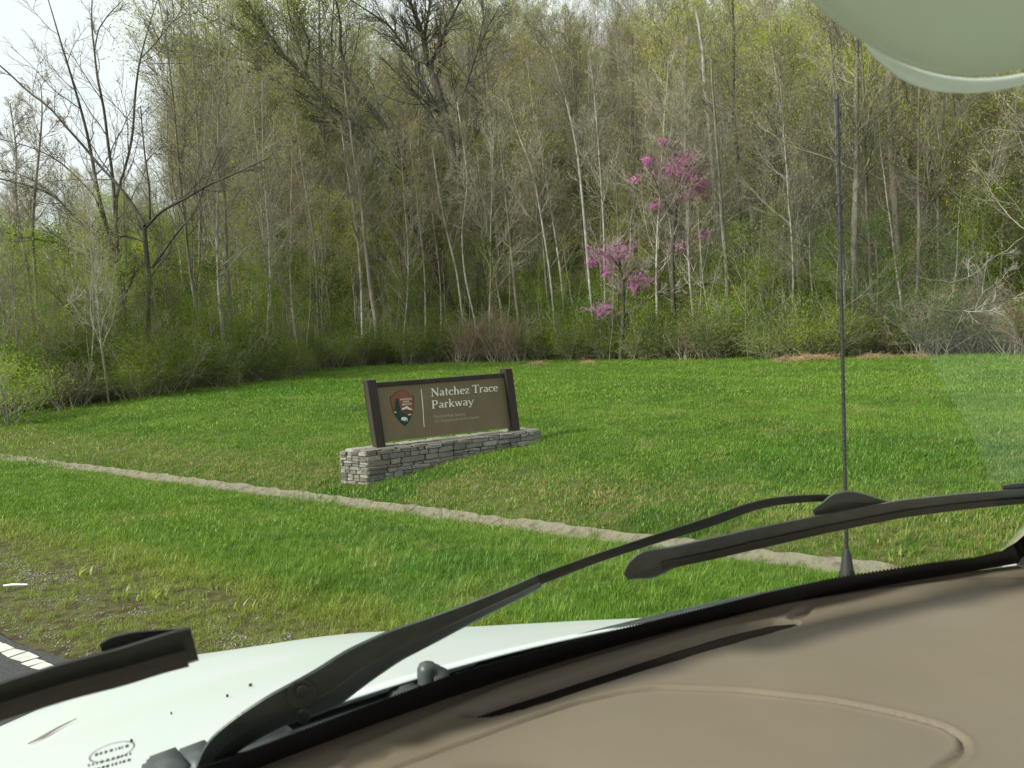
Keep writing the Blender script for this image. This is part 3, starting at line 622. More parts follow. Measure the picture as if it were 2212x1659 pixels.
# instancing through geometry nodes, for what nobody could count
def instancer(name, pts, rot, scl, idx, templates, label, cat):
    me = bpy.data.meshes.new(name); me.vertices.add(len(pts)); me.vertices.foreach_set('co', np.asarray(pts, np.float32).ravel())
    for nm, tp, dat in (('rot', 'FLOAT_VECTOR', rot), ('scl', 'FLOAT', scl), ('idx', 'INT', idx)):
        at = me.attributes.new(nm, tp, 'POINT'); at.data.foreach_set('vector' if tp == 'FLOAT_VECTOR' else 'value', np.asarray(dat, np.int32 if tp == 'INT' else np.float32).ravel())
    o = link(name, me); stuff(o); tag(o, label, cat)
    tcoll = bpy.data.collections.new(name + '_templates')
    for i, kids in enumerate(templates):
        ob = bpy.data.objects.new('%s_part_%03d' % (name, i), kids); tcoll.objects.link(ob)
    ng = bpy.data.node_groups.new(name, 'GeometryNodeTree')
    ng.interface.new_socket('Geometry', in_out='INPUT', socket_type='NodeSocketGeometry'); ng.interface.new_socket('Geometry', in_out='OUTPUT', socket_type='NodeSocketGeometry')
    gi = N(ng, 'NodeGroupInput'); go = N(ng, 'NodeGroupOutput'); ip = N(ng, 'GeometryNodeInstanceOnPoints'); ci = N(ng, 'GeometryNodeCollectionInfo')
    ci.inputs['Collection'].default_value = tcoll; ci.inputs['Separate Children'].default_value = True; ci.inputs['Reset Children'].default_value = True
    ip.inputs['Pick Instance'].default_value = True
    for nm, tp, sock in (('rot', 'FLOAT_VECTOR', 'Rotation'), ('scl', 'FLOAT', 'Scale'), ('idx', 'INT', 'Instance Index')):
        a = N(ng, 'GeometryNodeInputNamedAttribute', data_type=tp); a.inputs['Name'].default_value = nm; ng.links.new(a.outputs['Attribute'], ip.inputs[sock])
    ng.links.new(gi.outputs[0], ip.inputs['Points']); ng.links.new(ci.outputs[0], ip.inputs['Instance']); ng.links.new(ip.outputs[0], go.inputs[0])
    md = o.modifiers.new('scatter', 'NODES'); md.node_group = ng; return o
def joined(kids):
    """one mesh of a tree's parts, each keeping its material"""
    V = []; Q = []; MI = []; off = 0; mats = []
    for _, m_ in kids:
        v = np.empty(len(m_.vertices) * 3, np.float32); m_.vertices.foreach_get('co', v); q = np.empty(len(m_.loops), np.int32); m_.loops.foreach_get('vertex_index', q)
        V.append(v.reshape(-1, 3)); Q.append(q.reshape(-1, 4) + off); MI.append(np.full(len(Q[-1]), len(mats))); off += len(V[-1]); mats.append(m_.materials[0])
    me = mesh('joined', np.concatenate(V), np.concatenate(Q), mats[0].name)
    for m_ in mats[1:]: me.materials.append(m_)
    me.polygons.foreach_set('material_index', np.concatenate(MI).astype(np.int32)); return me
rng = np.random.default_rng(21)
TJ = [joined(T_POLE[i]) for i in range(6)] + [joined(T_LEAF[0]), joined(T_LEAF[1])]
n = 760; th = np.radians(rng.uniform(-44, 44, n)); r = edge_r(th) + rng.uniform(22, 62, n); keep = (th > math.radians(-21.5)) | (rng.random(n) < .45); th, r = th[keep], r[keep]; n = len(th)
x, y = r * np.sin(th), r * np.cos(th); sc_ = rng.uniform(.65, 1.1, n) * np.where(th < math.radians(-21.5), .45, 1)
instancer('distant_wood', np.stack([x, y, ground(x, y)], 1), np.stack([rng.normal(0, .04, n), rng.normal(0, .04, n), rng.uniform(0, 6.28, n)], 1), sc_, rng.choice(8, n, p=[.15] * 6 + [.05] * 2), TJ, 'bare trees massed far up the slope behind the nearer trunks', 'wood')
TS = [joined(t) for t in T_SHR + T_SHB + T_BRT + T_SAP]; W14 = np.array([8] * 4 + [5] * 2 + [15] * 2 + [5] * 6) / 102.0
n = 1300; th = np.radians(rng.uniform(-44, 44, n)); r = edge_r(th) + rng.uniform(3, 58, n); x, y = r * np.sin(th), r * np.cos(th)
instancer('undergrowth', np.stack([x, y, ground(x, y)], 1), np.stack([rng.normal(0, .08, n), rng.normal(0, .08, n), rng.uniform(0, 6.28, n)], 1), rng.uniform(.5, 1.0, n), rng.choice(14, n, p=W14 / W14.sum()), TS, 'tangled green and brown undergrowth covering the slope under the trees', 'undergrowth')

# --- trees one can point to: limbs follow the photograph at a chosen distance
def path3(pts, dist, rng, jit=.25, base=False, bias=0.0):
    P = []; R = []
    for i, (px, py, rp) in enumerate(pts):
        y = dist + (0 if i == 0 and base else bias * i + rng.normal(0, jit)); p = at_y(px, py, y); P.append(p); R.append(rp * y / F)
    return np.array(P), np.array(R)
def resample(P, R, n):
    d = np.concatenate([[0], np.cumsum(np.linalg.norm(np.diff(P, axis=0), axis=1))]); t = np.linspace(0, d[-1], n)
    Q = np.stack([np.interp(t, d, P[:, k]) for k in range(3)], 1); K = np.array([.25, .5, .25]); S = Q.copy()
    for k in range(3): S[1:-1, k] = np.convolve(Q[:, k], K, 'valid')
    return S, np.interp(t, d, R)
LIMB = [C_(16, 0, 0, 1, 12, .2), C_(8, .14, .05, .3, 9, .12, 42, .34, .42, .016), C_(6, .15, .04, .4, 7, .1, 38, .5, .5, .010), C_(5, .15, .02, .5, 0, .1, 38, .55, .6, .0075)]
def traced_tree(name, label, cat, dist, paths, tm, wm, seed, kids=12, leaf=None, leafn=0, leafs=.07, spread=.2, sc_len=1.0, jit=.25, group=None, sub=None):
    rng = np.random.default_rng(seed); out = [[] for _ in LIMB]; tips = []
    P0, R0 = path3(paths[0], dist, rng, .05, True); base = P0[0].copy(); base[2] = min(gz(base[0], base[1]), base[2])
    cfg = [dict(c) for c in LIMB]; cfg[1]['len'] *= sc_len
    if sub: cfg[1]['kids'], cfg[2]['kids'] = sub
    for k, pts in enumerate(paths):
        P, R = (P0, R0) if k == 0 else path3(pts, dist, rng, jit)
        if k == 0 and P[0][2] > base[2] + .05: P = np.vstack([base - [0, 0, .2], P]); R = np.concatenate([[R[0] * 1.2], R])
        P, R = resample(P, R, 20); out[0].append((P, R)); Lg = np.linalg.norm(np.diff(P, axis=0), axis=1).sum()
        spawn(rng, P, R, max(Lg, 5.0) * 1.0 if k else Lg, 0, cfg, out, tips, t0=.5 if k == 0 else .15, kids=kids if k else max(3, kids // 2))
    o = thing(name, label, cat, tuple(base), group)
    for L in out:
        for i in range(len(L)): L[i] = (L[i][0] - base, L[i][1])
    t, b = split_mesh(out, name, tm, wm); link('trunk', t, o); link('branches', b, o)
    if leaf:
        tp = np.array([a for a, _ in tips]) - base; C = tp[rng.integers(0, len(tp), leafn)] + rng.normal(0, spread, (leafn, 3)); link('foliage', leaf_mesh('foliage', C, leafs, leaf, rng), o)
    return o, base
def cv_(k, ox, oy, L): return [(ox + x * k, oy + y * k, r * (.66 if k > .5 else .74)) for x, y, r in L]
c1 = lambda L: cv_(.5311, 0, 0, L); c3 = lambda L: cv_(.4901, 609.9, 0, L); c4 = lambda L: cv_(.4901, 1287.6, 0, L)
traced_tree('spreading_tree', 'dark bare tree with several long ascending limbs against the white sky, leftmost big tree', 'tree', 33, [
    c1([(500, 1600, 11), (498, 1180, 11), (480, 1080, 11), (470, 1000, 9)]),
    c1([(470, 1060, 7), (430, 910, 6), (395, 770, 5.5), (370, 620, 5), (350, 520, 4.5), (330, 450, 4), (290, 310, 3.5), (262, 220, 3), (240, 150, 2.6), (215, 60, 2), (190, -20, 1.5)]),
    c1([(480, 1060, 6), (470, 900, 5), (458, 700, 5), (440, 600, 4.5), (425, 450, 4.3), (410, 380, 4), (390, 300, 3.6), (385, 200, 3), (370, 120, 2.5), (375, -20, 1.5)]),
    c1([(385, 200, 2.4), (400, 120, 2), (440, 60, 1.6), (500, 0, 1)]),
    c1([(480, 1050, 4.5), (470, 800, 4.2), (510, 680, 4), (540, 560, 3.8), (548, 400, 3.6), (560, 290, 3.2), (575, 220, 2.6), (600, 120, 2), (640, 0, 1.4)]),
    c1([(575, 235, 2.2), (630, 180, 1.8), (700, 90, 1.5), (760, 50, 1)]),
    c1([(460, 1085, 5), (400, 1040, 4.5), (360, 1015, 4), (290, 985, 3.5), (200, 985, 3), (100, 965, 2.6), (0, 940, 2), (-80, 920, 1.5)]),
    c1([(430, 930, 3.5), (390, 800, 3), (330, 740, 2.8), (260, 670, 2.5), (180, 620, 2), (100, 590, 1.6), (-20, 560, 1.2)]),
    c1([(440, 1000, 4.5), (340, 920, 4), (270, 850, 4), (230, 800, 3.8), (150, 765, 3.4), (80, 745, 3), (-20, 722, 2.4)]),
    c1([(230, 800, 3), (150, 740, 2.6), (70, 705, 2.2), (-20, 688, 1.8)])], 'bark_dark', 'twig_dark', 301, 8, sc_len=.95, sub=(5, 4))
traced_tree('spreading_tree', 'dark bare forked tree just right of the leftmost big tree, one limb reaching right', 'tree', 31, [
    c1([(600, 1600, 8), (600, 1270, 8), (605, 1130, 8), (592, 1000, 7.5), (585, 910, 7)]),
    c1([(587, 920, 6), (540, 830, 5), (480, 750, 4.6), (400, 670, 4.2), (330, 580, 4), (270, 520, 3.6), (200, 430, 3.3), (120, 380, 3), (40, 300, 2.5), (-20, 250, 2)]),
    c1([(590, 930, 5), (640, 870, 4.6), (690, 840, 4.4), (740, 815, 4), (800, 780, 3.6), (860, 745, 3.2), (940, 715, 2.6), (1010, 680, 2), (1100, 640, 1.4)]),
    c1([(620, 1090, 4.5), (680, 1000, 4), (740, 920, 3.6), (790, 870, 3.2), (820, 790, 2.8), (860, 690, 2), (900, 600, 1.4)]),
    c1([(610, 900, 3.4), (608, 760, 3), (590, 640, 2.6), (578, 520, 2.2), (572, 430, 1.6)]),
    c1([(590, 985, 3), (540, 965, 2.6), (500, 960, 2), (460, 965, 1.6)])], 'bark_dark', 'twig_dark', 302, 8, sc_len=.95, sub=(5, 4))
traced_tree('dark_tree', 'tallest dark leaning trunk rising behind the sign and forking at the top of the picture', 'tree', 51, [
    c3([(870, 1590, 15), (880, 1300, 14), (872, 1100, 14), (835, 1000, 13), (800, 900, 13), (765, 750, 13), (740, 600, 13), (710, 480, 12.5), (680, 370, 11), (640, 270, 10)]),
    c3([(640, 270, 9), (625, 180, 8), (600, 100, 7), (560, 0, 5), (540, -80, 3)]), c3([(640, 280, 5), (570, 260, 4.4), (520, 180, 4), (470, 110, 3.4), (380, 50, 2.4), (300, 0, 1.5)]),
    c3([(650, 270, 5), (690, 200, 4.2), (740, 80, 3.4), (800, -20, 2.4)]), c3([(622, 170, 5), (645, 60, 4), (660, -60, 3)]), c3([(745, 640, 4), (700, 500, 3.4), (590, 300, 3), (560, 180, 2.4), (520, 60, 1.6)]),
    c3([(760, 500, 4), (810, 380, 3.4), (850, 250, 3), (900, 130, 2.2), (960, 20, 1.5)])], 'bark_dark', 'twig_dark', 303, 16, sc_len=1.1)
traced_tree('leaning_tree', 'thick dark trunk leaning steeply to the upper left, yellow-green crown above it', 'tree', 50, [
    c3([(800, 1500, 11.5), (760, 1380, 11.5), (690, 1200, 11), (600, 1010, 10.5), (490, 830, 10), (460, 760, 10), (380, 650, 9.5), (300, 550, 9), (200, 460, 8), (100, 330, 7), (0, 230, 6), (-150, 150, 4.5), (-300, 60, 3)]),
    c3([(590, 985, 8), (540, 760, 7.5), (490, 610, 7.5), (450, 545, 7), (370, 450, 7), (310, 380, 6), (280, 300, 5.5), (250, 220, 4.6), (262, 100, 3.6), (230, -20, 2.4)]), c3([(0, 230, 5), (-60, 150, 4), (-120, 60, 3), (-180, -20, 2)]),
    c3([(200, 460, 5), (60, 400, 4), (-80, 330, 3.2), (-220, 300, 2.4), (-380, 230, 1.5)]), c3([(300, 550, 4), (150, 530, 3.4), (0, 480, 2.6), (-140, 470, 2)]), c3([(100, 330, 4), (120, 180, 3.4), (60, 60, 2.4), (80, -40, 1.6)])],
    'bark_dark', 'twig_dark', 304, 20, 'leaf_lime', 24000, .11, .4, sc_len=1.1)
# pale and grey single trunks, traced one by one
TR = [('tall pale pole-like tree between the sign and the redbuds, leaning slightly left', 40, c3([(1378, 1500, 4.5), (1350, 1200, 4.3), (1330, 950, 4), (1300, 650, 3.6), (1250, 430, 3), (1190, 240, 2.4), (1150, 80, 1.6)]), 'bark_pale', 401),
      ('slim pale trunk left of the tall pale pole-like tree, reaching half as high', 41, c3([(1205, 1480, 3), (1180, 1200, 2.8), (1140, 950, 2.5), (1100, 730, 2.2), (1040, 600, 1.8), (990, 430, 1.2)]), 'bark_pale', 402),
      ('slim pale trunk directly above the right post of the sign', 43, c3([(860, 1460, 3), (800, 1200, 2.8), (790, 1000, 2.6), (820, 820, 2.4), (800, 640, 2), (770, 450, 1.5)]), 'bark_pale', 403),
      ('slim pale leaning trunk above the middle of the sign panel', 43, c3([(800, 1440, 3.6), (770, 1200, 3), (720, 1000, 2.8), (690, 850, 2.4), (660, 640, 1.8)]), 'bark_pale', 404),
      ('grey trunk with pale patches above the left post of the sign', 38, c3([(355, 1560, 4.5), (350, 1280, 4.2), (335, 1060, 4), (320, 940, 3.6), (290, 780, 3), (260, 560, 2)]), 'bark_pale', 405),
      ('thin pale tree left of the grey patched trunk, at the bend of the lawn edge', 36, c3([(165, 1540, 4), (155, 1300, 4), (150, 1120, 3.6), (125, 960, 3), (90, 760, 2.4), (60, 520, 1.6)]), 'bark_mid', 406),
      ('thickest pale grey trunk right of the antenna', 34, c4([(1345, 1500, 11), (1335, 1200, 10.5), (1320, 950, 10), (1300, 650, 9), (1290, 420, 8.5), (1285, 250, 8), (1280, 80, 7)]), 'bark_mid', 407),
      ('pale cream trunk just right of the upper redbud blossom', 44, c4([(560, 1350, 8), (545, 1000, 8), (520, 850, 7.5), (510, 650, 7), (480, 400, 6), (470, 200, 5), (440, 40, 4)]), 'bark_pale', 408),
      ('pale double-stemmed tree at the top above the redbud', 52, c4([(400, 900, 6), (395, 600, 6), (390, 350, 7), (410, 150, 7.5), (375, 0, 6), (370, -100, 5)]), 'bark_pale', 409),
      ('grey trunk right of the pale double-stemmed tree with a crooked white branch', 48, c4([(990, 1050, 7), (975, 850, 6.8), (965, 600, 6.5), (975, 350, 6), (960, 150, 5.5), (930, 0, 5)]), 'bark_mid', 410),
      ('dark trunk directly behind the antenna', 38, c4([(1090, 1300, 9), (1075, 1000, 8.5), (1065, 750, 8), (1070, 520, 7), (1080, 300, 6), (1060, 100, 5)]), 'bark_dark', 411),
      ('dark trunk between the redbud and the antenna', 42, c4([(640, 1200, 6), (630, 900, 6), (625, 700, 5.5), (600, 450, 5), (610, 200, 4), (600, 0, 3)]), 'bark_dark', 412),
      ('pale trunk with white patches at the right side of the wood', 33, c4([(1640, 1300, 3.4), (1640, 1000, 3.2), (1640, 750, 3), (1600, 500, 2.6), (1590, 300, 2)]), 'bark_pale', 413),
      ('grey paired trunk beside the thick pale grey trunk', 37, c4([(1580, 1250, 5), (1578, 900, 4.8), (1580, 650, 4.2), (1575, 400, 3.6)]), 'bark_mid', 414),
      ('slender pale trunk left of the lower redbud', 40, c4([(40, 1400, 3.4), (35, 1000, 3), (15, 700, 2.8), (0, 500, 2.4), (-20, 300, 1.6)]), 'bark_pale', 415),
      ('pale bare tree at the far left, behind the spreading trees', 34, c1([(130, 1300, 5), (120, 1130, 4.6), (85, 960, 4), (60, 800, 3.6), (70, 620, 3), (40, 420, 2)]), 'bark_pale', 416),
      ('tall thin bare tree at the left edge against the sky', 33, c1([(150, 1250, 5), (130, 900, 4.6), (150, 700, 4), (165, 560, 3), (175, 430, 2), (165, 340, 1.4)]), 'bark_mid', 417)]
for lab, dist, pts, bm_, sd_ in TR:
    traced_tree('pole_tree' if bm_ == 'bark_pale' else 'bare_tree', lab, 'tree', max(dist + 0, 2.6 + float(edge_r(math.atan2(*ray(pts[0][0], pts[0][1])[:2])))), [pts], bm_, 'twig_grey', sd_, 22 if pts[0][2] > 5 else 34, 'leaf_bud', 900, .06, .12, sc_len=.28 if pts[0][2] > 5 else .5, sub=(4, 4) if pts[0][2] > 5 else None)
for i, (lab, dist, pts, sz, nl) in enumerate([
      ('tall yellow-green leafing tree above the upper redbud, crown wide and loose', 50, [(1530, 640, 4), (1525, 400, 3.5), (1520, 200, 3), (1510, 90, 2)], 1.0, 11000),
      ('yellow-green leafing tree left of the top of the antenna', 46, [(1640, 620, 4), (1650, 420, 3.5), (1665, 250, 3), (1690, 110, 2)], 1.0, 12000),
      ('yellow-green leafing tree right of the top of the antenna', 42, [(1850, 600, 3.5), (1850, 420, 3), (1840, 280, 2.5), (1850, 170, 2)], .8, 8000),
      ('olive-green leafing tree at the right edge under the sun visor', 38, [(2120, 640, 4), (2125, 450, 3.5), (2130, 330, 3), (2120, 200, 2)], .9, 9000),
      ('second olive-green leafing tree at the far right edge, half out of view', 40, [(2210, 640, 4), (2200, 450, 3.5), (2205, 330, 3), (2200, 230, 2)], .8, 7000),
      ('pale green leafing tree at the top left of the tall dark leaning trunk', 56, [(720, 600, 4), (700, 300, 4), (690, 120, 3), (690, 0, 2)], 1.1, 12000),
      ('pale green leafing tree at the top, above the left tip of the leaning trunk', 55, [(520, 600, 4), (500, 300, 4), (480, 120, 3), (470, 10, 2)], 1.1, 12000),
      ('green leafing tree at the top right of the tall dark leaning trunk', 58, [(1080, 600, 4), (1060, 300, 4), (1050, 120, 3), (1040, -20, 2)], 1.0, 9000),
      ('bright green young tree half way up the slope just right of the dark trunk', 62, [(1060, 620, 3), (1060, 460, 3), (1065, 380, 2), (1065, 300, 1.5)], .8, 9000),
      ('bright green young tree on the slope left of the lower redbud', 62, [(1190, 620, 3), (1190, 480, 3), (1185, 400, 2), (1180, 330, 1.5)], .8, 9000),
      ('bright green young tree on the slope under the leaning dark trunk', 58, [(820, 620, 3), (815, 520, 3), (815, 450, 2), (810, 380, 1.5)], .8, 9000)]):
    lf = 'leaf_bright' if 'bright green' in lab else 'leaf_lime'
    traced_tree('leafing_tree', lab, 'tree', dist, [pts], 'bark_mid', 'twig_grey', 450 + i, 34, lf, nl, .12, .4, sc_len=sz * 1.3)
# redbuds
def redbud(label, dist, paths, clusters, seed):
    o, base = traced_tree('redbud_tree', label, 'tree', dist, paths, 'bark_dark', 'twig_grey', seed, 10, sc_len=.6, jit=.1)
    rng = np.random.default_rng(seed + 1); tb = Tubes(); C = []
    for (px, py, rp, n_) in clusters:
        c = at_y(px, py, dist) + [0, 0, 0]; R = rp * dist / F
        root = c - [0, 0, R * .6]
        for i in range(int(22 * n_)):
            d = rng.normal(size=3) * [1.3, 1, .5]; d[2] += .15; d /= np.linalg.norm(d); L = R * rng.uniform(.8, 2.0); P = [root + rng.normal(0, R * .55, 3) * [1.2, 1, .7]]
            for k in range(6): d = d + rng.normal(0, .25, 3); d /= np.linalg.norm(d); P.append(P[-1] + d * L / 6)
            P = np.array(P) - base; tb.add(P, np.linspace(.008, .004, 7), 3)
            for k in range(45):
                t = rng.random() ** .8 * 6 * .999; j = int(t); C.append(P[j] + (P[j + 1] - P[j]) * (t - j) + rng.normal(0, .03, 3))
    link('blossom_twigs', tb.mesh('blossom_twigs', 'twig_grey'), o); link('blossom', leaf_mesh('blossom', C, .05, 'blossom', rng), o)
K4 = lambda x, y, r, n: (1287.6 + x * .4901, y * .4901, r * .4901, n)
redbud('lower redbud tree in magenta blossom, with a long dark limb stretching right', 38.5, [
    c4([(108, 1560, 6.5), (120, 1400, 6), (118, 1250, 5), (105, 1150, 3.4), (80, 1080, 2.5)]), c4([(120, 1400, 4.5), (240, 1310, 3.6), (350, 1262, 3), (480, 1245, 2.4), (560, 1290, 1.6), (700, 1330, 1)]),
    c4([(110, 1190, 3), (60, 1120, 2), (0, 1100, 1.2)]), c4([(118, 1250, 3), (170, 1180, 2), (230, 1200, 1.2)])],
    [K4(60, 1110, 55, 2.2), K4(120, 1085, 45, 1.6), K4(190, 1210, 40, 1.8), K4(175, 1255, 26, .8), K4(25, 1350, 36, 1.3), K4(50, 1180, 26, .7), K4(-25, 1150, 16, .6)], 501)
redbud('upper redbud tree in magenta blossom with a tall dark trunk', 38, [
    c4([(345, 1500, 8), (335, 1200, 7), (340, 1030, 6.5), (352, 900, 6), (368, 800, 5), (360, 700, 3)]), c4([(345, 960, 3.4), (280, 850, 2.6), (240, 740, 1.8), (235, 680, 1)]),
    c4([(360, 840, 3), (430, 770, 2.2), (470, 690, 1.2)]), c4([(338, 1150, 3), (420, 1060, 2.2), (490, 1000, 1.2)]), c4([(366, 780, 2.4), (320, 700, 1.8), (300, 620, 1)])],
    [K4(350, 735, 46, 5), K4(400, 700, 44, 4), K4(420, 760, 40, 3), K4(425, 830, 36, 3), K4(460, 800, 24, .7), K4(240, 700, 24, 2), K4(300, 620, 20, 1.4), K4(265, 900, 20, .7), K4(175, 780, 20, .5), K4(350, 875, 22, .7), K4(370, 1080, 32, .8), K4(480, 1020, 24, .7), K4(430, 1045, 18, .3)], 502)
redbud('faint small redbud left of the antenna with sparse blossom', 46, [c4([(690, 1420, 4), (680, 1200, 3), (665, 1100, 2)]), c4([(685, 1300, 2.4), (740, 1325, 1.2)])],
    [K4(665, 1110, 36, .8), K4(735, 1325, 18, .4), K4(600, 1245, 20, .3)], 503)
# bowed and fallen limbs at the right
FBK = .55
FB = [('pale bowed branch arching up to the right edge of the wood', 27, c4([(1380, 1215, 1.6), (1480, 1235, 2.4), (1570, 1248, 3), (1650, 1215, 3), (1750, 1145, 3), (1886, 1050, 3), (1990, 960, 3)])),
      ('pale fallen limb low at the right side of the wood', 26.5, c4([(1370, 1340, 1.6), (1500, 1365, 2.4), (1620, 1370, 3), (1740, 1345, 3.4), (1886, 1300, 3.6), (2000, 1250, 3.6)])),
      ('thin pale forked branch rising from the fallen limb', 26.5, c4([(1670, 1365, 2.4), (1700, 1300, 2.2), (1770, 1240, 2), (1850, 1200, 1.5)])),
      ('curved pale dead branch hanging low left of the grey patched trunk', 34, c3([(440, 1300, 1.4), (380, 1370, 1.8), (390, 1430, 1.8), (340, 1510, 1.2)])),
      ('grey dead branch lying among shrubs at the far left', 27, c1([(120, 1265, 1.2), (230, 1255, 2), (330, 1245, 2.4), (420, 1190, 2)]))]
for i, (lab, dist, pts) in enumerate(FB):
    rng = np.random.default_rng(600 + i); P, R = path3(pts, dist, rng, .1); P, R = resample(P, R * FBK, 16); P[1:-1] += rng.normal(0, .035, (14, 3)); out = [[(P, R)], [], [], []]; spawn(rng, P, R, 2.6, 0, LIMB, out, [], t0=.25, kids=3)
    base = P[0].copy(); o = thing('dead_branch', lab, 'branch', tuple(base))
    for L in out:
        for k in range(len(L)): L[k] = (L[k][0] - base, L[k][1])
    t, b = split_mesh(out, 'dead_branch', 'bark_mid', 'twig_grey'); link('limb', t, o); link('twigs', b, o)
# brush piles of dead grass at the foot of the wood
for i, (px, py, wd, hh, lab) in enumerate([(1752, 776, 1.5, .32, 'largest heap of tan dead grass at the edge of the wood left of the antenna'), (1690, 780, .5, .25, 'small tuft of tan dead grass left of the largest heap'),
                                       (1890, 772, .8, .2, 'low heap of brown dead grass just right of the antenna'), (1975, 772, .4, .2, 'small tan grass tuft at the far right of the lawn edge'),
                                       (1160, 786, .5, .18, 'tan grass tuft at the lawn edge just right of the sign'), (1270, 783, .5, .16, 'tan grass tuft at the lawn edge beneath the redbuds')]):
    rng = np.random.default_rng(700 + i); p = march(px, py + 4); tb = Tubes()
    for k in range(int(420 * wd)):
        x = rng.normal(0, wd * .4); y = rng.normal(0, .3); hmax = hh * math.exp(-(x / wd) ** 2 * 2) * rng.uniform(.3, 1.3); a = rng.uniform(0, 6.28); L = rng.uniform(.15, .45)
        p0 = np.array([x, y, hmax * .5]); d = np.array([math.cos(a), math.sin(a) * .6, rng.normal(0, .35)]); p1 = p0 + d * L * .5 + [0, 0, .05]; p2 = p0 + d * L; p2[2] = max(0, p2[2] - .05)
        tb.add([p0, p1, p2], [.006, .006, .003], 3)
    o = link('grass_heap', tb.mesh('grass_heap', 'straw', False)); o.location = (p[0], p[1], gz(p[0], p[1])); tag(o, lab, 'dead grass'); 

# ------------------------------------------------------------------ grass
def clump(seed, nb, spread, h0, h1, wd, bend=.5, seg=3):
    r = np.random.default_rng(seed); V = []; Q = []
    for i in range(nb):
        a = r.uniform(0, 6.28); x0, y0 = r.normal(0, spread, 2); h = r.uniform(h0, h1); L = np.array([math.cos(a), math.sin(a)]); side = np.array([-L[1], L[0]]) * wd * r.uniform(.7, 1.3) / 2; bd = bend * r.uniform(.2, 1.4)
        b = len(V)
        for k in range(seg + 1):
            t = k / seg; c = np.array([x0, y0]) + L * (bd * h * t * t); w_ = 1 - .85 * t ** 1.5; z = h * (t - .25 * bd * t * t)
            V += [(c[0] - side[0] * w_, c[1] - side[1] * w_, z), (c[0] + side[0] * w_, c[1] + side[1] * w_, z)]
            if k: Q.append((b + 2 * k - 2, b + 2 * k - 1, b + 2 * k + 1, b + 2 * k))
    return mesh('grass_tuft', V, np.array(Q), 'blade')
near = [clump(i, 15, .030, .022, .054, .0040, .9) for i in range(5)] + [clump(50 + i, 12, .03, .06, .125, .005, .7) for i in range(2)]
midc = [clump(10 + i, 20, .07, .028, .062, .0075, .8, 2) for i in range(4)]
farc = [clump(20 + i, 28, .15, .028, .065, .014, .7, 2) for i in range(4)]
rng = np.random.default_rng(33); PTS = []; IDX = []; SCL = []
def in_wall(x, y):
    s_ = (x - WC[0]) * WU[0] + (y - WC[1]) * WU[1]; n_ = (x - WC[0]) * WN[0] + (y - WC[1]) * WN[1]
    return (s_ > -.02 - SK * n_) & (s_ < WL + .02) & (n_ > -.02) & (n_ < WT + .02)
gp = march(140, 1330, t0=3.5)
def vnoise(x, y, s=1.0): return (np.sin(x * 2.3 * s + 1.7 * np.sin(y * 1.9 * s)) + np.sin(y * 2.9 * s + 2.1 * np.sin(x * 1.3 * s + 2)) + .7 * np.sin(x * 6.1 * s + y * 4.3 * s)) / 2.7
for (r0, r1, dens, ids, sc0, sc1) in [(3.4, 6.2, 1050, (0, 7), .8, 1.25), (6.2, 9.5, 560, (0, 7), .8, 1.3), (9.5, 19, 190, (7, 11), .8, 1.3), (19, 52, 42, (11, 15), .8, 1.35)]:
    A = math.radians(84) / 2 * (r1 * r1 - r0 * r0); n = int(A * dens); th = np.radians(rng.uniform(-42, 42, n)); r = np.sqrt(rng.uniform(r0 * r0, r1 * r1, n)); x, y = r * np.sin(th), r * np.cos(th); q = q_of(x, y)
    k = (r < edge_r(th) + 1.2) & (q > -5.85) & ~in_wall(x, y) & ~((q > -.065) & (q < .10 + .05 * vnoise(x, y, 3)))
    gd = np.hypot((x - gp[0]) / 1.6, (y - gp[1]) / .9)
    bare = np.clip((-4.5 - q + .9 * vnoise(x, y, 1.2)) * .8, 0, .62)                     # thin, mossy cover near the asphalt
    k &= rng.random(n) > bare
    x, y, q, r = x[k], y[k], q[k], r[k]; n = len(x)
    s_ = rng.uniform(sc0, sc1, n) * (1 + .22 * vnoise(x, y, .8)) * np.where(q < -4.4, .6, 1); 
    for (cx, cy, rx, kk) in LUSH: s_ *= 1 + .15 * (np.hypot((x - cx) / rx, (y - cy) / (rx * kk)) < 1)
    ix = rng.integers(ids[0], ids[1], n)
    if ids[0] == 0: ix = np.where((ix >= 5) & (rng.random(n) < .55), ix - 5, ix)
    PTS.append(np.stack([x, y, ground(x, y) - .004], 1)); IDX.append(ix); SCL.append(s_)
P = np.concatenate(PTS); n = len(P)
print('grass tufts', n, 'edge', np.round(ED_R, 1).tolist())
instancer('grass', P, np.stack([rng.normal(0, .12, n), rng.normal(0, .12, n), rng.uniform(0, 6.28, n)], 1), np.concatenate(SCL), np.concatenate(IDX), near + midc + farc, 'mown green grass of the lawn and verge', 'grass')
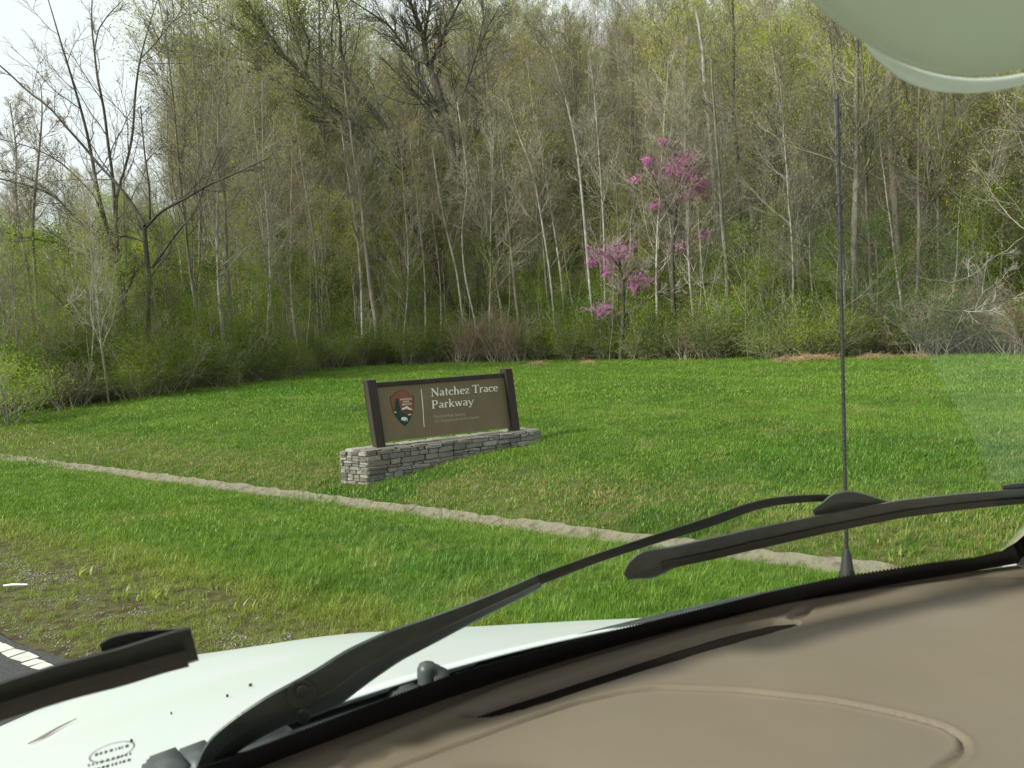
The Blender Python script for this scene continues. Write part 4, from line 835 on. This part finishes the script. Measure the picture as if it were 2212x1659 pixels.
# coarse clumps of wild onion and broad-leaved weeds
wd_ = [clump(80, 14, .03, .12, .22, .008, .5), clump(81, 11, .04, .06, .12, .022, .9), clump(82, 12, .035, .10, .18, .009, .8)]
W = []
for (px, py) in [(800, 1235), (860, 1185), (330, 1290), (300, 1180), (1000, 1290), (460, 1180), (550, 1120), (1120, 1230), (700, 1260), (880, 1060), (1750, 1015), (1780, 1020), (1810, 1022), (1720, 1020), (1460, 1160), (1290, 1165), (620, 1310), (240, 1240), (1030, 1060), (1940, 1190), (640, 1060), (690, 1050)]:
    p = march(px, py, t0=3.5)
    for k in range(5): a, b_ = p[0] + rng.normal(0, .12), p[1] + rng.normal(0, .12); W.append((a, b_, gz(a, b_)))
instancer('weeds', W, np.stack([np.zeros(len(W)), np.zeros(len(W)), rng.uniform(0, 6.28, len(W))], 1), rng.uniform(.6, 1.15, len(W)), rng.integers(0, 3, len(W)), wd_, 'coarse weeds and wild onion tufts scattered through the lawn', 'weeds')
# gravel on the shoulder
import bmesh
peb = []
for i in range(4):
    bm = bmesh.new(); bmesh.ops.create_icosphere(bm, subdivisions=1, radius=.5); r = np.random.default_rng(i)
    for v in bm.verts: v.co += Vector(r.normal(0, .09, 3)); v.co.z *= .6
    me = bpy.data.meshes.new('pebble'); bm.to_mesh(me); bm.free(); me.materials.append(MATS['gravel']); peb.append(me)
n = 60000; s_ = rng.uniform(0, 14, n); q = rng.uniform(-5.85, -3.6, n); x = RD[0] * s_ + NQ[0] * (q + 8.12); y = RD[1] * s_ + NQ[1] * (q + 8.12)
dn = np.exp(-((q + 5.05) / .30) ** 2) * (vnoise(x, y, 2.6) > .15) + .5 * np.exp(-((q + 5.78) / .08) ** 2) + .03 * (q < -4.2); k = rng.random(n) < dn; x, y = x[k], y[k]; n = len(x)
print('pebbles', n)
instancer('gravel', np.stack([x, y, ground(x, y) + .004], 1), rng.uniform(0, 6.28, (n, 3)) * [.1, .1, 1], rng.uniform(.005, .017, n), rng.integers(0, 4, n), peb, 'patchy grey gravel on the road shoulder beside the white edge line', 'gravel')
p = march(35, 1277, t0=3.5); tb = Tubes(); tb.add([(-.10, 0, .01), (-.03, .004, .014), (.10, -.003, .012)], [.008, .010, .007], 6)
o = link('stick', tb.mesh('stick', 'litter_white')); o.location = (p[0], p[1], gz(p[0], p[1]) + .03); tag(o, 'thin white stick lying on the mossy road shoulder', 'stick')

# ------------------------------------------------------------------ the vehicle one looks out of
CA = math.radians(35); CF = np.array([-math.sin(CA), math.cos(CA)]); CR = np.array([math.cos(CA), math.sin(CA)])
van = thing('van', 'white van seen from its driver seat, with beige dashboard and black wipers', 'van', (0, 0, 0))
def cp_(s_, D, z): p = CR * s_ + CF * D; return np.array([p[0], p[1], CZ + z])
def Dw(s_, z): return .80 - .17 * (s_ - .4) ** 2 - .7 * (z + .42)
def ws(px, py, off=0.0):
    d = ray(px, py); f = d[:2] @ CF; g = d[:2] @ CR; lo, hi = .05, 6.
    for _ in range(40):
        t = (lo + hi) / 2
        if f * t - Dw(g * t, d[2] * t) - off > 0: hi = t
        else: lo = t
    return EYE + d * t
def to_car(p): p = np.asarray(p) - EYE; return p[:2] @ CR, p[:2] @ CF, p[2]
def grid(name, fn, us, vs, mat, parent=van, smooth=True):
    V = [fn(u, v) for v in vs for u in us]; n = len(us); i = (np.arange(len(vs) - 1)[:, None] * n + np.arange(n - 1)[None]).reshape(-1)
    return link(name, mesh(name, V, np.stack([i, i + 1, i + n + 1, i + n], -1), mat, smooth), parent)
wsh = grid('windshield', lambda s_, z: cp_(s_, Dw(s_, z), z), np.linspace(-.66, 1.47, 30), np.linspace(-.47, .42, 14), 'glass')
md = wsh.modifiers.new('thick', 'SOLIDIFY'); md.thickness = .004
# black ceramic band with toothed edge, just inside the glass
top = [(250, 1715), (400, 1668), (500, 1636), (610, 1593), (800, 1521), (981, 1455), (1170, 1402), (1355, 1354), (1522, 1313), (1650, 1281), (1789, 1250), (1998, 1217), (2110, 1203), (2165, 1190), (2195, 1172), (2225, 1145), (2300, 1070), (2400, 950), (2500, 800), (2600, 600)]
bot = [(250, 1790), (400, 1740), (500, 1702), (610, 1666), (800, 1594), (981, 1536), (1170, 1470), (1355, 1411), (1522, 1370), (1650, 1338), (1789, 1307), (1998, 1258), (2110, 1232), (2165, 1222), (2220, 1212), (2290, 1195), (2380, 1150), (2480, 1050), (2580, 880), (2700, 600)]
tx = np.array(top, float); bx_ = np.array(bot, float); u = np.linspace(0, len(top) - 1, 1000); V = []; Fc = []
for i, t in enumerate(u):
    k = np.arange(len(top)); a = (np.interp(t, k, tx[:, 0]), np.interp(t, k, tx[:, 1])); b = (np.interp(t, k, bx_[:, 0]), np.interp(t, k, bx_[:, 1]))
    tooth = (2.2 if i % 2 else -1.8)
    V += [ws(a[0], a[1] + tooth, -.004), ws(b[0], b[1], -.004)]
    if i: j = 2 * i; Fc.append((j - 2, j - 1, j + 1, j))
o = link('black_glass_band', mesh('black_glass_band', V, Fc, 'frit_black'), van); md = o.modifiers.new('t', 'SOLIDIFY'); md.thickness = .001; md.offset = 1
# dashboard: fine surface with moulded seam, ridge, slot and sensor dimples
def on_dash(px, py, z=-.445): d = ray(px, py); return to_car(EYE + d * (z / d[2]))[:2]
def curve_on_dash(pts, n=200):
    P = np.array([on_dash(px, py) for px, py in pts]); d = np.concatenate([[0], np.cumsum(np.linalg.norm(np.diff(P, axis=0), axis=1))]); t = np.linspace(0, d[-1], n)
    Q = np.stack([np.interp(t, d, P[:, k]) for k in (0, 1)], 1)
    for _ in range(12): Q[1:-1] = .25 * Q[:-2] + .5 * Q[1:-1] + .25 * Q[2:]
    return Q
seam = curve_on_dash([(600, 1770), (760, 1700), (870, 1659), (1000, 1612), (1130, 1565), (1250, 1525), (1350, 1502), (1420, 1492), (1600, 1497), (1800, 1518), (1950, 1545), (2040, 1566), (2082, 1590), (2080, 1618), (2040, 1645), (1990, 1690), (1900, 1770)], 400)
slotc = [(1005, 1553, 3), (1060, 1543, 8), (1130, 1522, 10), (1300, 1467, 9), (1480, 1408, 8), (1600, 1372, 7), (1680, 1352, 5), (1722, 1345, 2)]
SP = np.array([on_dash(px, py) for px, py, _ in slotc]); SW = np.array([w_ for *_, w_ in slotc])
SPf = np.stack([np.interp(np.linspace(0, 7, 160), np.arange(8), SP[:, k]) for k in (0, 1)], 1); SWf = 1.3 * np.interp(np.linspace(0, 7, 160), np.arange(8), SW)
SWm = []
for (a, w_) in zip(np.linspace(0, 7, 160), SWf):
    px = np.interp(a, np.arange(8), [c[0] for c in slotc]); py = np.interp(a, np.arange(8), [c[1] for c in slotc]); w_ = w_
    SWm.append(np.linalg.norm(np.array(on_dash(px, py - w_)) - np.array(on_dash(px, py + w_))) / 2)
SWm = np.array(SWm)
ridge = curve_on_dash([(760, 1640), (1100, 1505), (1300, 1440), (1500, 1378), (1700, 1322), (1900, 1284), (2100, 1255), (2300, 1240)])
us = np.linspace(-.64, 1.47, 560); vv = np.linspace(0, 1, 210)
U, Vv = np.meshgrid(us, vv); Dfront = Dw(U, -.44) - .006; D0 = .12; DD = D0 + (Dfront - D0) * (1 - (1 - Vv) ** 1.25)
ZZ = -.447 - .02 * np.clip((.55 - DD) / .3, 0, 1) ** 2 - 1.6 * np.clip(.26 - DD, 0, 1) ** 1.5 + .006 * np.sin(U * 3)
ZZ += .012 * sstep(.055, .0, Dfront - DD)                                # lip rising to the glass
pts = np.stack([U.ravel(), DD.ravel()], 1)
def dist_to(Q, w_=None):
    best = np.full(len(pts), 9.); arg = np.zeros(len(pts), int)
    for i in range(len(Q)):
        d = np.hypot(pts[:, 0] - Q[i, 0], pts[:, 1] - Q[i, 1]); m_ = d < best; best[m_] = d[m_]; arg[m_] = i
    return best, arg
ds, ia = dist_to(seam); ZZ = ZZ.ravel(); fade = np.clip(ia / 170., .0, 1)
ZZ -= .0075 * np.exp(-(ds / .0034) ** 2); ZZ += .0016 * np.exp(-((ds - .007) / .004) ** 2)
dr, _ = dist_to(ridge); ZZ += .0035 * np.exp(-(dr / .007) ** 2)
dl, il = dist_to(SPf); ins = dl / (SWm[il] + 1e-6); ZZ -= .016 * (1 - sstep(.8, 1.15, ins)) * (SWm[il] > .0006)
for (px, py, ra, rb, dp) in [(1728, 1330, .028, .009, .007), (800, 1643, .03, .011, .005)]:
    c = on_dash(px, py); dd = np.hypot((pts[:, 0] - c[0]) / ra, (pts[:, 1] - c[1]) / rb); ZZ -= dp * (1 - sstep(.6, 1.2, dd))
VV = [cp_(a, b, c) for (a, b), c in zip(pts, ZZ)]; n = len(us); i = (np.arange(len(vv) - 1)[:, None] * n + np.arange(n - 1)[None]).reshape(-1)
dash = link('dashboard', mesh('dashboard', VV, np.stack([i, i + 1, i + n + 1, i + n], -1), 'dash', True), van)
V = []; Fc = []
for k in range(160):
    a = SPf[min(k + 1, 159)] - SPf[max(k - 1, 0)]; a = a / (np.linalg.norm(a) + 1e-9); nn = np.array([-a[1], a[0]]) * (SWm[k] * .93 + .0004)
    for sg in (1, -1): p = SPf[k] + nn * sg; V.append(cp_(p[0], p[1], -.4490))
    if k: j = 2 * k; Fc.append((j - 2, j, j + 1, j - 1))
link('vent_slot', mesh('vent_slot', V, Fc, 'dash_hole'), dash)
c = on_dash(1722, 1336)
tb = Tubes(); tb.add([cp_(c[0], c[1], -.462), cp_(c[0], c[1], -.449), cp_(c[0], c[1], -.4475)], [.0065, .006, .0004], 14); link('light_sensor', tb.mesh('light_sensor', 'plastic_black'), dash)
# front of dashboard, doors, pillars, roof, floor: shade the cabin and close the view behind
def cbox(name, s0, s1, D0, D1, z0, z1, mat, parent=van):
    v = [cp_(s_, D, z) for z in (z0, z1) for s_, D in ((s0, D0), (s1, D0), (s1, D1), (s0, D1))]
    return link(name, mesh(name, v, [(0, 1, 5, 4), (1, 2, 6, 5), (2, 3, 7, 6), (3, 0, 4, 7), (4, 5, 6, 7), (3, 2, 1, 0)], mat), parent)
cbox('floor', -.62, 1.42, -1.9, .5, -1.22, -1.17, 'lining'); 
grid('roof', lambda s_, D: cp_(s_, D, .44 + .05 * (1 - ((s_ - .4) / 1.08) ** 2)), np.linspace(-.68, 1.48, 16), np.linspace(-1.9, .19, 8), 'lining').modifiers.new('t', 'SOLIDIFY').thickness = .03
for s0, s1 in ((-.72, -.66), (1.47, 1.53)):
    dr_ = cbox('door', s0, s1, -.75, .48, -1.15, -.36, 'paint_white'); cbox('side_pillar', s0, s1, -.85, -.76, -.36, .46, 'lining')
    cbox('side_wall', s0, s1, -1.9, -.86, -1.15, -.30, 'paint_white')
cbox('sun_block_header', -.72, -.66, -.75, .25, .25, .46, 'lining'); cbox('rear_wall', -.66, 1.47, -1.95, -1.9, -1.15, -.2, 'lining')  # deep left header, out of view, added to keep sun off the dashboard
for sg, s0 in ((-1, -.68), (1, 1.50)):
    tb = Tubes(); tb.add([cp_(s0, Dw(s0, z) - .01, z) for z in np.linspace(-.5, .45, 8)], [.03] * 8, 8); link('windshield_pillar', tb.mesh('windshield_pillar', 'lining'), van)
# hood: edge of the panel found at its height, surface crowned inwards
hp = [(1640, 1300, .985), (1522, 1313, .985), (1300, 1325, .98), (1050, 1341, .95), (800, 1357, .85), (560, 1400, .68), (430, 1430, .55), (300, 1466, .42)]
HE = []
for px, py, s_ in hp:
    d = ray(px, py); t = s_ / (d[:2] @ CR); HE.append((d[:2] @ CF * t, s_, d[2] * t))
HE = np.array(HE); HE = HE[np.argsort(HE[:, 0])]; print('hood edge', np.round(HE, 2).tolist())
def hz(D): return np.interp(D, HE[:, 0], HE[:, 2])
def hs(D): return np.interp(D, HE[:, 0], HE[:, 1])
D_end = HE[-1, 0]
def hood(a, D):
    e = hs(D); w_ = e - .4; s_ = .4 + w_ * min(abs(a), 1) * (1 if a > 0 else -1); z = hz(D) + .045 * (1 - min(abs(a), 1) ** 2)
    if abs(a) > .93: z -= .010 * ((abs(a) - .93) / .07) ** 2
    return s_, D, z
av = np.concatenate([np.linspace(-1, -.9, 6), np.linspace(-.85, .85, 24), np.linspace(.9, 1, 6)])
Dv = np.linspace(.80, D_end, 40)
def hrow(a, D):
    back = Dw(.4 + (hs(D) - .4) * a, -.46) + .072                              # rear edge of hood runs along the cowl
    Dd = back + (D - .80) * (D_end - back) / (D_end - .80); s_, _, z = hood(a, Dd); return cp_(s_, Dd, z - .01)
hd = grid('hood', hrow, av, Dv, 'paint_white'); hd.modifiers.new('t', 'SOLIDIFY').thickness = .0025; hd.modifiers['t'].offset = -1
for sg in (1, -1):
    def fend(k, D, sg=sg):
        e = hs(D); z = hz(D); off, dz = [(-.02, -.035), (.012, -.022), (.03, -.03), (.045, -.06), (.06, -.16), (.30, -.24), (.42, -.34), (.46, -.8)][int(k)]
        s_ = e + off; s_ = s_ if sg > 0 else .8 - s_; return cp_(s_, D, z + dz)
    grid('fender', fend, range(8), np.linspace(.62, D_end, 30), 'paint_white')
grid('nose', lambda a, k: (lambda s_, D, z: cp_(s_, D + [0, .03, .05, .06][int(k)], z + [-.012, -.04, -.15, -.6][int(k)]))(*hood(a, D_end)), av, range(4), 'paint_white')
rng = np.random.default_rng(4)
for px, py, rp in [(541, 1479, 4), (491, 1502, 3), (284, 1599, 3), (370, 1540, 2), (740, 1420, 2)]:
    d = ray(px, py); D_ = d[:2] @ CF; S_ = d[:2] @ CR; t = 1.0
    for _ in range(60):
        hz_ = hood((S_ * t - .4) / (hs(D_ * t) - .4), D_ * t)[2]; t *= 1 + .3 * ((CZ + d[2] * t) - (CZ + hz_ - .008))
    p = EYE + d * (t * .998); r_ = rp * t / F; tb = Tubes(); tb.add([p - [0, 0, .002], p + [0, 0, .001], p + [0, 0, .0018]], [r_, r_, r_ * .3], 8); link('paint_speck', tb.mesh('paint_speck', 'rubber'), hd)
Pm = []
for px, py in [(62, 1606), (95, 1590), (125, 1572), (165, 1552)]:
    d = ray(px, py); D_ = d[:2] @ CF; S_ = d[:2] @ CR; t = 1.0
    for _ in range(60):
        hz_ = hood((S_ * t - .4) / (hs(D_ * t) - .4), D_ * t)[2]; t *= 1 + .3 * ((CZ + d[2] * t) - (CZ + hz_ - .008))
    Pm.append(EYE + d * (t * .999))
tb = Tubes(); tb.add(Pm, [.0012, .003, .002, .0008], 6); link('rust_scratch', tb.mesh('rust_scratch', 'scratch'), hd)
# cowl with ribs, stepped cover and washer nozzle
def cowl(s_, t):
    b = Dw(s_, -.46); D = b - .02 + .125 * t; z = -.462 + .006 * math.sin(min(t, 1) * math.pi) + .0028 * (1 if math.sin(t * 42 + s_ * 6) > 0 else -1) - .02 * (t > .98)
    return cp_(s_, D, z)
grid('cowl', cowl, np.linspace(-.6, 1.2, 90), np.linspace(0, 1, 60), 'plastic_black', smooth=False)
def on_z(px, py, z): d = ray(px, py); return EYE + d * (z / d[2])
def rbox(name, px, py, z, size, mat, parent, rz=0, taper=.8):
    p = on_z(px, py, z); bm = bmesh.new(); bmesh.ops.create_cube(bm, size=1)
    for v in bm.verts:
        k = taper if v.co.z > 0 else 1; v.co = Vector((v.co.x * size[0] * k, v.co.y * size[1] * k, v.co.z * size[2]))
    bmesh.ops.bevel(bm, geom=bm.edges[:], offset=min(size) * .22, segments=3, affect='EDGES')
    me = bpy.data.meshes.new(name); bm.to_mesh(me); bm.free(); me.materials.append(MATS[mat]); me.polygons.foreach_set('use_smooth', np.ones(len(me.polygons), bool))
    o = link(name, me, parent); o.location = p; o.rotation_euler = (0, 0, CA + rz); return o
nz_ = rbox('washer_nozzle', 938, 1466, -.448, (.048, .040, .034), 'plastic_black', van, .1, .6)
tb = Tubes(); p = on_z(922, 1434, -.425); tb.add([p - [0, 0, .024], p - [0, 0, .006], p, p + [0, 0, .003]], [.014, .013, .010, .002], 12); link('nozzle_tip', tb.mesh('nozzle_tip', 'plastic_black'), van)
rbox('cowl_step', 880, 1492, -.456, (.085, .045, .022), 'plastic_black', van, .35, .45)
rbox('cowl_step', 545, 1612, -.45, (.10, .05, .03), 'plastic_black', van, .1, .8)
rbox('cowl_step', 435, 1655, -.452, (.05, .08, .03), 'plastic_black', van, .1, .8); rbox('cowl_step', 370, 1672, -.455, (.05, .08, .03), 'plastic_black', van, .1, .8)
# wipers
def bar(name, pts, off0, off1, mat, parent, crown=.004, n=60, fold=.30):
    P = np.array(pts, float); k = np.arange(len(P)); d = np.concatenate([[0], np.cumsum(np.hypot(*np.diff(P[:, :2], axis=0).T))]); t = np.linspace(0, d[-1], n)
    C = np.stack([np.interp(t, d, P[:, j]) for j in range(3)], 1)
    for _ in range(3): C[1:-1] = .25 * C[:-2] + .5 * C[1:-1] + .25 * C[2:]
    T = np.gradient(C[:, :2], axis=0); T /= np.linalg.norm(T, axis=1, keepdims=True); Nn = np.stack([-T[:, 1], T[:, 0]], 1)
    prof = [(-1, off1), (-1, off0 + .004), (-.86, off0 + .0008), (-.3, off0), (fold - .04, off0), (fold + .04, off0 + crown * .45), (.9, off0 + crown * 1.2), (1, off1)]
    V = []; Fc = []; m_ = len(prof)
    for i in range(n):
        for a, o_ in prof: c = C[i, :2] + Nn[i] * a * C[i, 2]; V.append(ws(c[0], c[1], o_))
        if i:
            for j in range(m_ - 1): q = (i - 1) * m_ + j; Fc.append((q, q + 1, q + m_ + 1, q + m_))
            q = (i - 1) * m_; Fc.append((q + m_ - 1, q, q + m_, q + 2 * m_ - 1))
    Fc += [tuple(range(m_)), tuple(range((n - 1) * m_, n * m_))]
    return link(name, mesh(name, V, Fc, mat), parent)
arm = bar('wiper_arm', [(440, 1668, 20), (466, 1622, 30), (520, 1580, 34), (600, 1532, 38), (700, 1490, 48), (770, 1440, 44), (850, 1395, 36), (930, 1362, 29), (1000, 1331, 23), (1060, 1304, 19), (1120, 1277, 17), (1165, 1255, 15)], .030, .052, 'plastic_black', van, .012, 60, .25)
bar('arm_rod', [(1150, 1258, 12), (1288, 1206, 10), (1400, 1169, 10), (1500, 1138, 11), (1560, 1118, 11), (1610, 1098, 10), (1664, 1084, 9.5), (1730, 1077, 8.5), (1789, 1075, 8), (1835, 1080, 8)], .040, .050, 'plastic_dark', arm, .002)
def disc(name, px, py, rp, off0, off1, mat, parent, dome=0.0):
    V = []; n = 28; Fc = []
    for rr, oo in ((1, off0), (1, off1), (.8, off1 + dome), (.3, off1 + dome * 1.3)):
        for k in range(n): a = 2 * math.pi * k / n; V.append(ws(px + rp * rr * math.cos(a), py + rp * rr * math.sin(a), oo))
    for r_ in range(3): Fc += [(r_ * n + k, r_ * n + (k + 1) % n, (r_ + 1) * n + (k + 1) % n, (r_ + 1) * n + k) for k in range(n)]
    Fc.append(tuple(range(3 * n, 4 * n))); return link(name, mesh(name, V, Fc, mat, True), parent)
disc('hinge_ring', 652, 1502, 33, .034, .0255, 'plastic_black', arm, .001); disc('hinge_pin', 655, 1496, 16, .030, .0215, 'plastic_dark', arm, -.002); disc('arm_lug', 655, 1547, 16, .034, .024, 'plastic_black', arm, -.002)
blade = bar('wiper_blade', [(1352, 1246, 8), (1362, 1236, 18), (1385, 1222, 33), (1422, 1213, 32), (1436, 1207, 24), (1538, 1183, 22), (1650, 1157, 21), (1775, 1130, 19), (1945, 1096, 17), (2080, 1080, 15), (2212, 1068, 14), (2330, 1064, 12), (2500, 1075, 10)], .004, .026, 'plastic_black', van, .004, 90)
bar('rubber_strip', [(1432, 1222, 9), (1538, 1200, 9), (1650, 1174, 9), (1775, 1146, 8), (1945, 1112, 7), (2080, 1094, 7), (2212, 1082, 6), (2330, 1078, 5), (2480, 1084, 5)], .001, .012, 'rubber', blade, .001)
con = bar('blade_connector', [(1758, 1108, 8), (1785, 1098, 16), (1805, 1088, 24), (1835, 1084, 26), (1868, 1086, 20), (1905, 1091, 12), (1950, 1093, 5)], .012, .046, 'plastic_black', blade, .005, 40, .0)
bar('tip_cover', [(2165, 1056, 8), (2200, 1055, 14), (2260, 1058, 14)], .01, .036, 'plastic_black', blade, .003, 12)
bl2 = bar('wiper_blade', [(-260, 1608, 40), (0, 1512, 38), (147, 1465, 37), (265, 1434, 36), (349, 1408, 37), (395, 1397, 40), (420, 1390, 38)], .010, .030, 'plastic_dark', van, .003, 50)
bar('rubber_strip', [(-260, 1632, 20), (0, 1538, 20), (147, 1492, 20), (265, 1462, 20), (349, 1436, 19), (404, 1422, 19)], .002, .015, 'rubber', bl2, .001, 50)
bar('end_clip', [(218, 1402, 12), (240, 1395, 20), (290, 1385, 22), (340, 1379, 20), (385, 1370, 12)], .028, .040, 'plastic_dark', bl2, .003, 24)
# antenna
d = ray(1830, 1245); B0 = EYE + d * 1.30; d = ray(1808, 205); B1 = EYE + d * 1.30
mast = Tubes(); P = np.array([B0 + (B1 - B0) * t for t in np.linspace(0, 1, 60)]); mast.add(P, np.interp(np.linspace(0, 1, 60), [0, .04, 1], [.0034, .0030, .0027]), 10)
an = link('antenna', mast.mesh('antenna', 'plastic_dark'), van)
tb = Tubes(); t_ = np.linspace(0, 1, 420); a = t_ * 2 * math.pi * 46; hx = np.stack([np.cos(a), np.sin(a), 0 * a], 1) * .0029; tb.add((B0 + .045 * (B1 - B0)) + (B1 - B0)[None] * .90 * t_[:, None] + hx, np.full(420, .0008), 4); link('mast_spiral', tb.mesh('mast_spiral', 'plastic_dark'), an)
tb = Tubes(); tb.add([B1 + (B0 - B1) * .012, B1 + (B0 - B1) * .004, B1], [.0036, .0046, .0022], 10); link('mast_tip', tb.mesh('mast_tip', 'plastic_dark'), an)
tb = Tubes(); tb.add([B0 - [0, 0, .2], B0, B0 + (B1 - B0) * .015, B0 + (B1 - B0) * .045, B0 + (B1 - B0) * .06], [.016, .014, .0105, .0075, .004], 14); link('mast_base', tb.mesh('mast_base', 'plastic_dark'), an)
# sun visor hanging from the roof, close to the eye
def on_visor(px, py, off=0.0):
    d = ray(px, py); f = d[:2] @ CF; t = (.345 + off) / (f + .35 * d[2]); return EYE + d * t
def slab(name, outl, off, th_, mat, parent, puff=.010):
    O = np.array(outl, float)
    for _ in range(3): O = np.stack([.75 * O + .25 * np.roll(O, -1, 0), .25 * O + .75 * np.roll(O, -1, 0)], 1).reshape(-1, 2)
    c = O.mean(axis=0); V = []; Fc = []; n = len(O); rings = [(1, .5), (.995, .2), (.97, 0), (.9, -.25), (.6, -.5), (.2, -.55), (.0005, -.55)]
    for sg in (1, -1):
        b0 = len(V)
        for k_, o_ in rings:
            for p in O: q = c + (p - c) * k_; V.append(on_visor(q[0], q[1], off + (th_ * .5 - th_ * o_ if False else th_ * (.5 - o_) * -sg * -1 * .5)))
        for r_ in range(len(rings) - 1): Fc += [(b0 + r_ * n + k, b0 + r_ * n + (k + 1) % n, b0 + (r_ + 1) * n + (k + 1) % n, b0 + (r_ + 1) * n + k) for k in range(n)]
    return link(name, mesh(name, V, Fc, mat, True), parent)
vis = slab('sun_visor', [(1640, -120), (1735, -10), (1800, 45), (1862, 92), (1950, 140), (2040, 162), (2120, 166), (2212, 150), (2330, 110), (2460, 20), (2560, -120), (2400, -330), (1900, -330)], 0, .014, 'visor', van)
rimp = [(1868, 92, 2), (1900, 122, 7), (1945, 152, 12), (1990, 171, 14), (2040, 182, 14), (2100, 186, 13), (2160, 181, 11), (2225, 168, 9), (2340, 128, 7), (2460, 40, 6)]
tb = Tubes(); rp_ = np.array([on_visor(a, b, .012) for a, b, _ in rimp]); rr_ = np.array([c * np.linalg.norm(p - EYE) / F for (_, _, c), p in zip(rimp, rp_)]); rp_, rr_ = resample(rp_, rr_, 40)
tb.add(rp_, rr_, 12); link('visor_rim', tb.mesh('visor_rim', 'visor_pale'), vis)
# printed mark low on the glass
V = []; Fc = []
for i in range(41):
    a = 2 * math.pi * i / 40
    for k in (1, .93): V.append(ws(237 + 52 * k * math.cos(a) * .96 + 5, 1624 + 18 * k * math.sin(a) - 52 * k * math.cos(a) * .28, -.003))
    if i: Fc.append((2 * i - 2, 2 * i - 1, 2 * i + 1, 2 * i))
rng = np.random.default_rng(9)
for row, (x0, y0, L) in enumerate([(205, 1634, 70), (190, 1657, 95), (196, 1668, 80)]):
    x = x0
    while x < x0 + L:
        w_ = rng.uniform(3, 8); hh = 6; yy = y0 - (x - x0) * .28; b = len(V); V += [ws(x, yy, -.003), ws(x + w_, yy - w_ * .28, -.003), ws(x + w_, yy - w_ * .28 - hh, -.003), ws(x, yy - hh, -.003)]; Fc.append((b, b + 1, b + 2, b + 3)); x += w_ + rng.uniform(2, 5)
link('glass_mark', mesh('glass_mark', V, Fc, 'mark_grey'), van)
print('objects', len(bpy.data.objects))
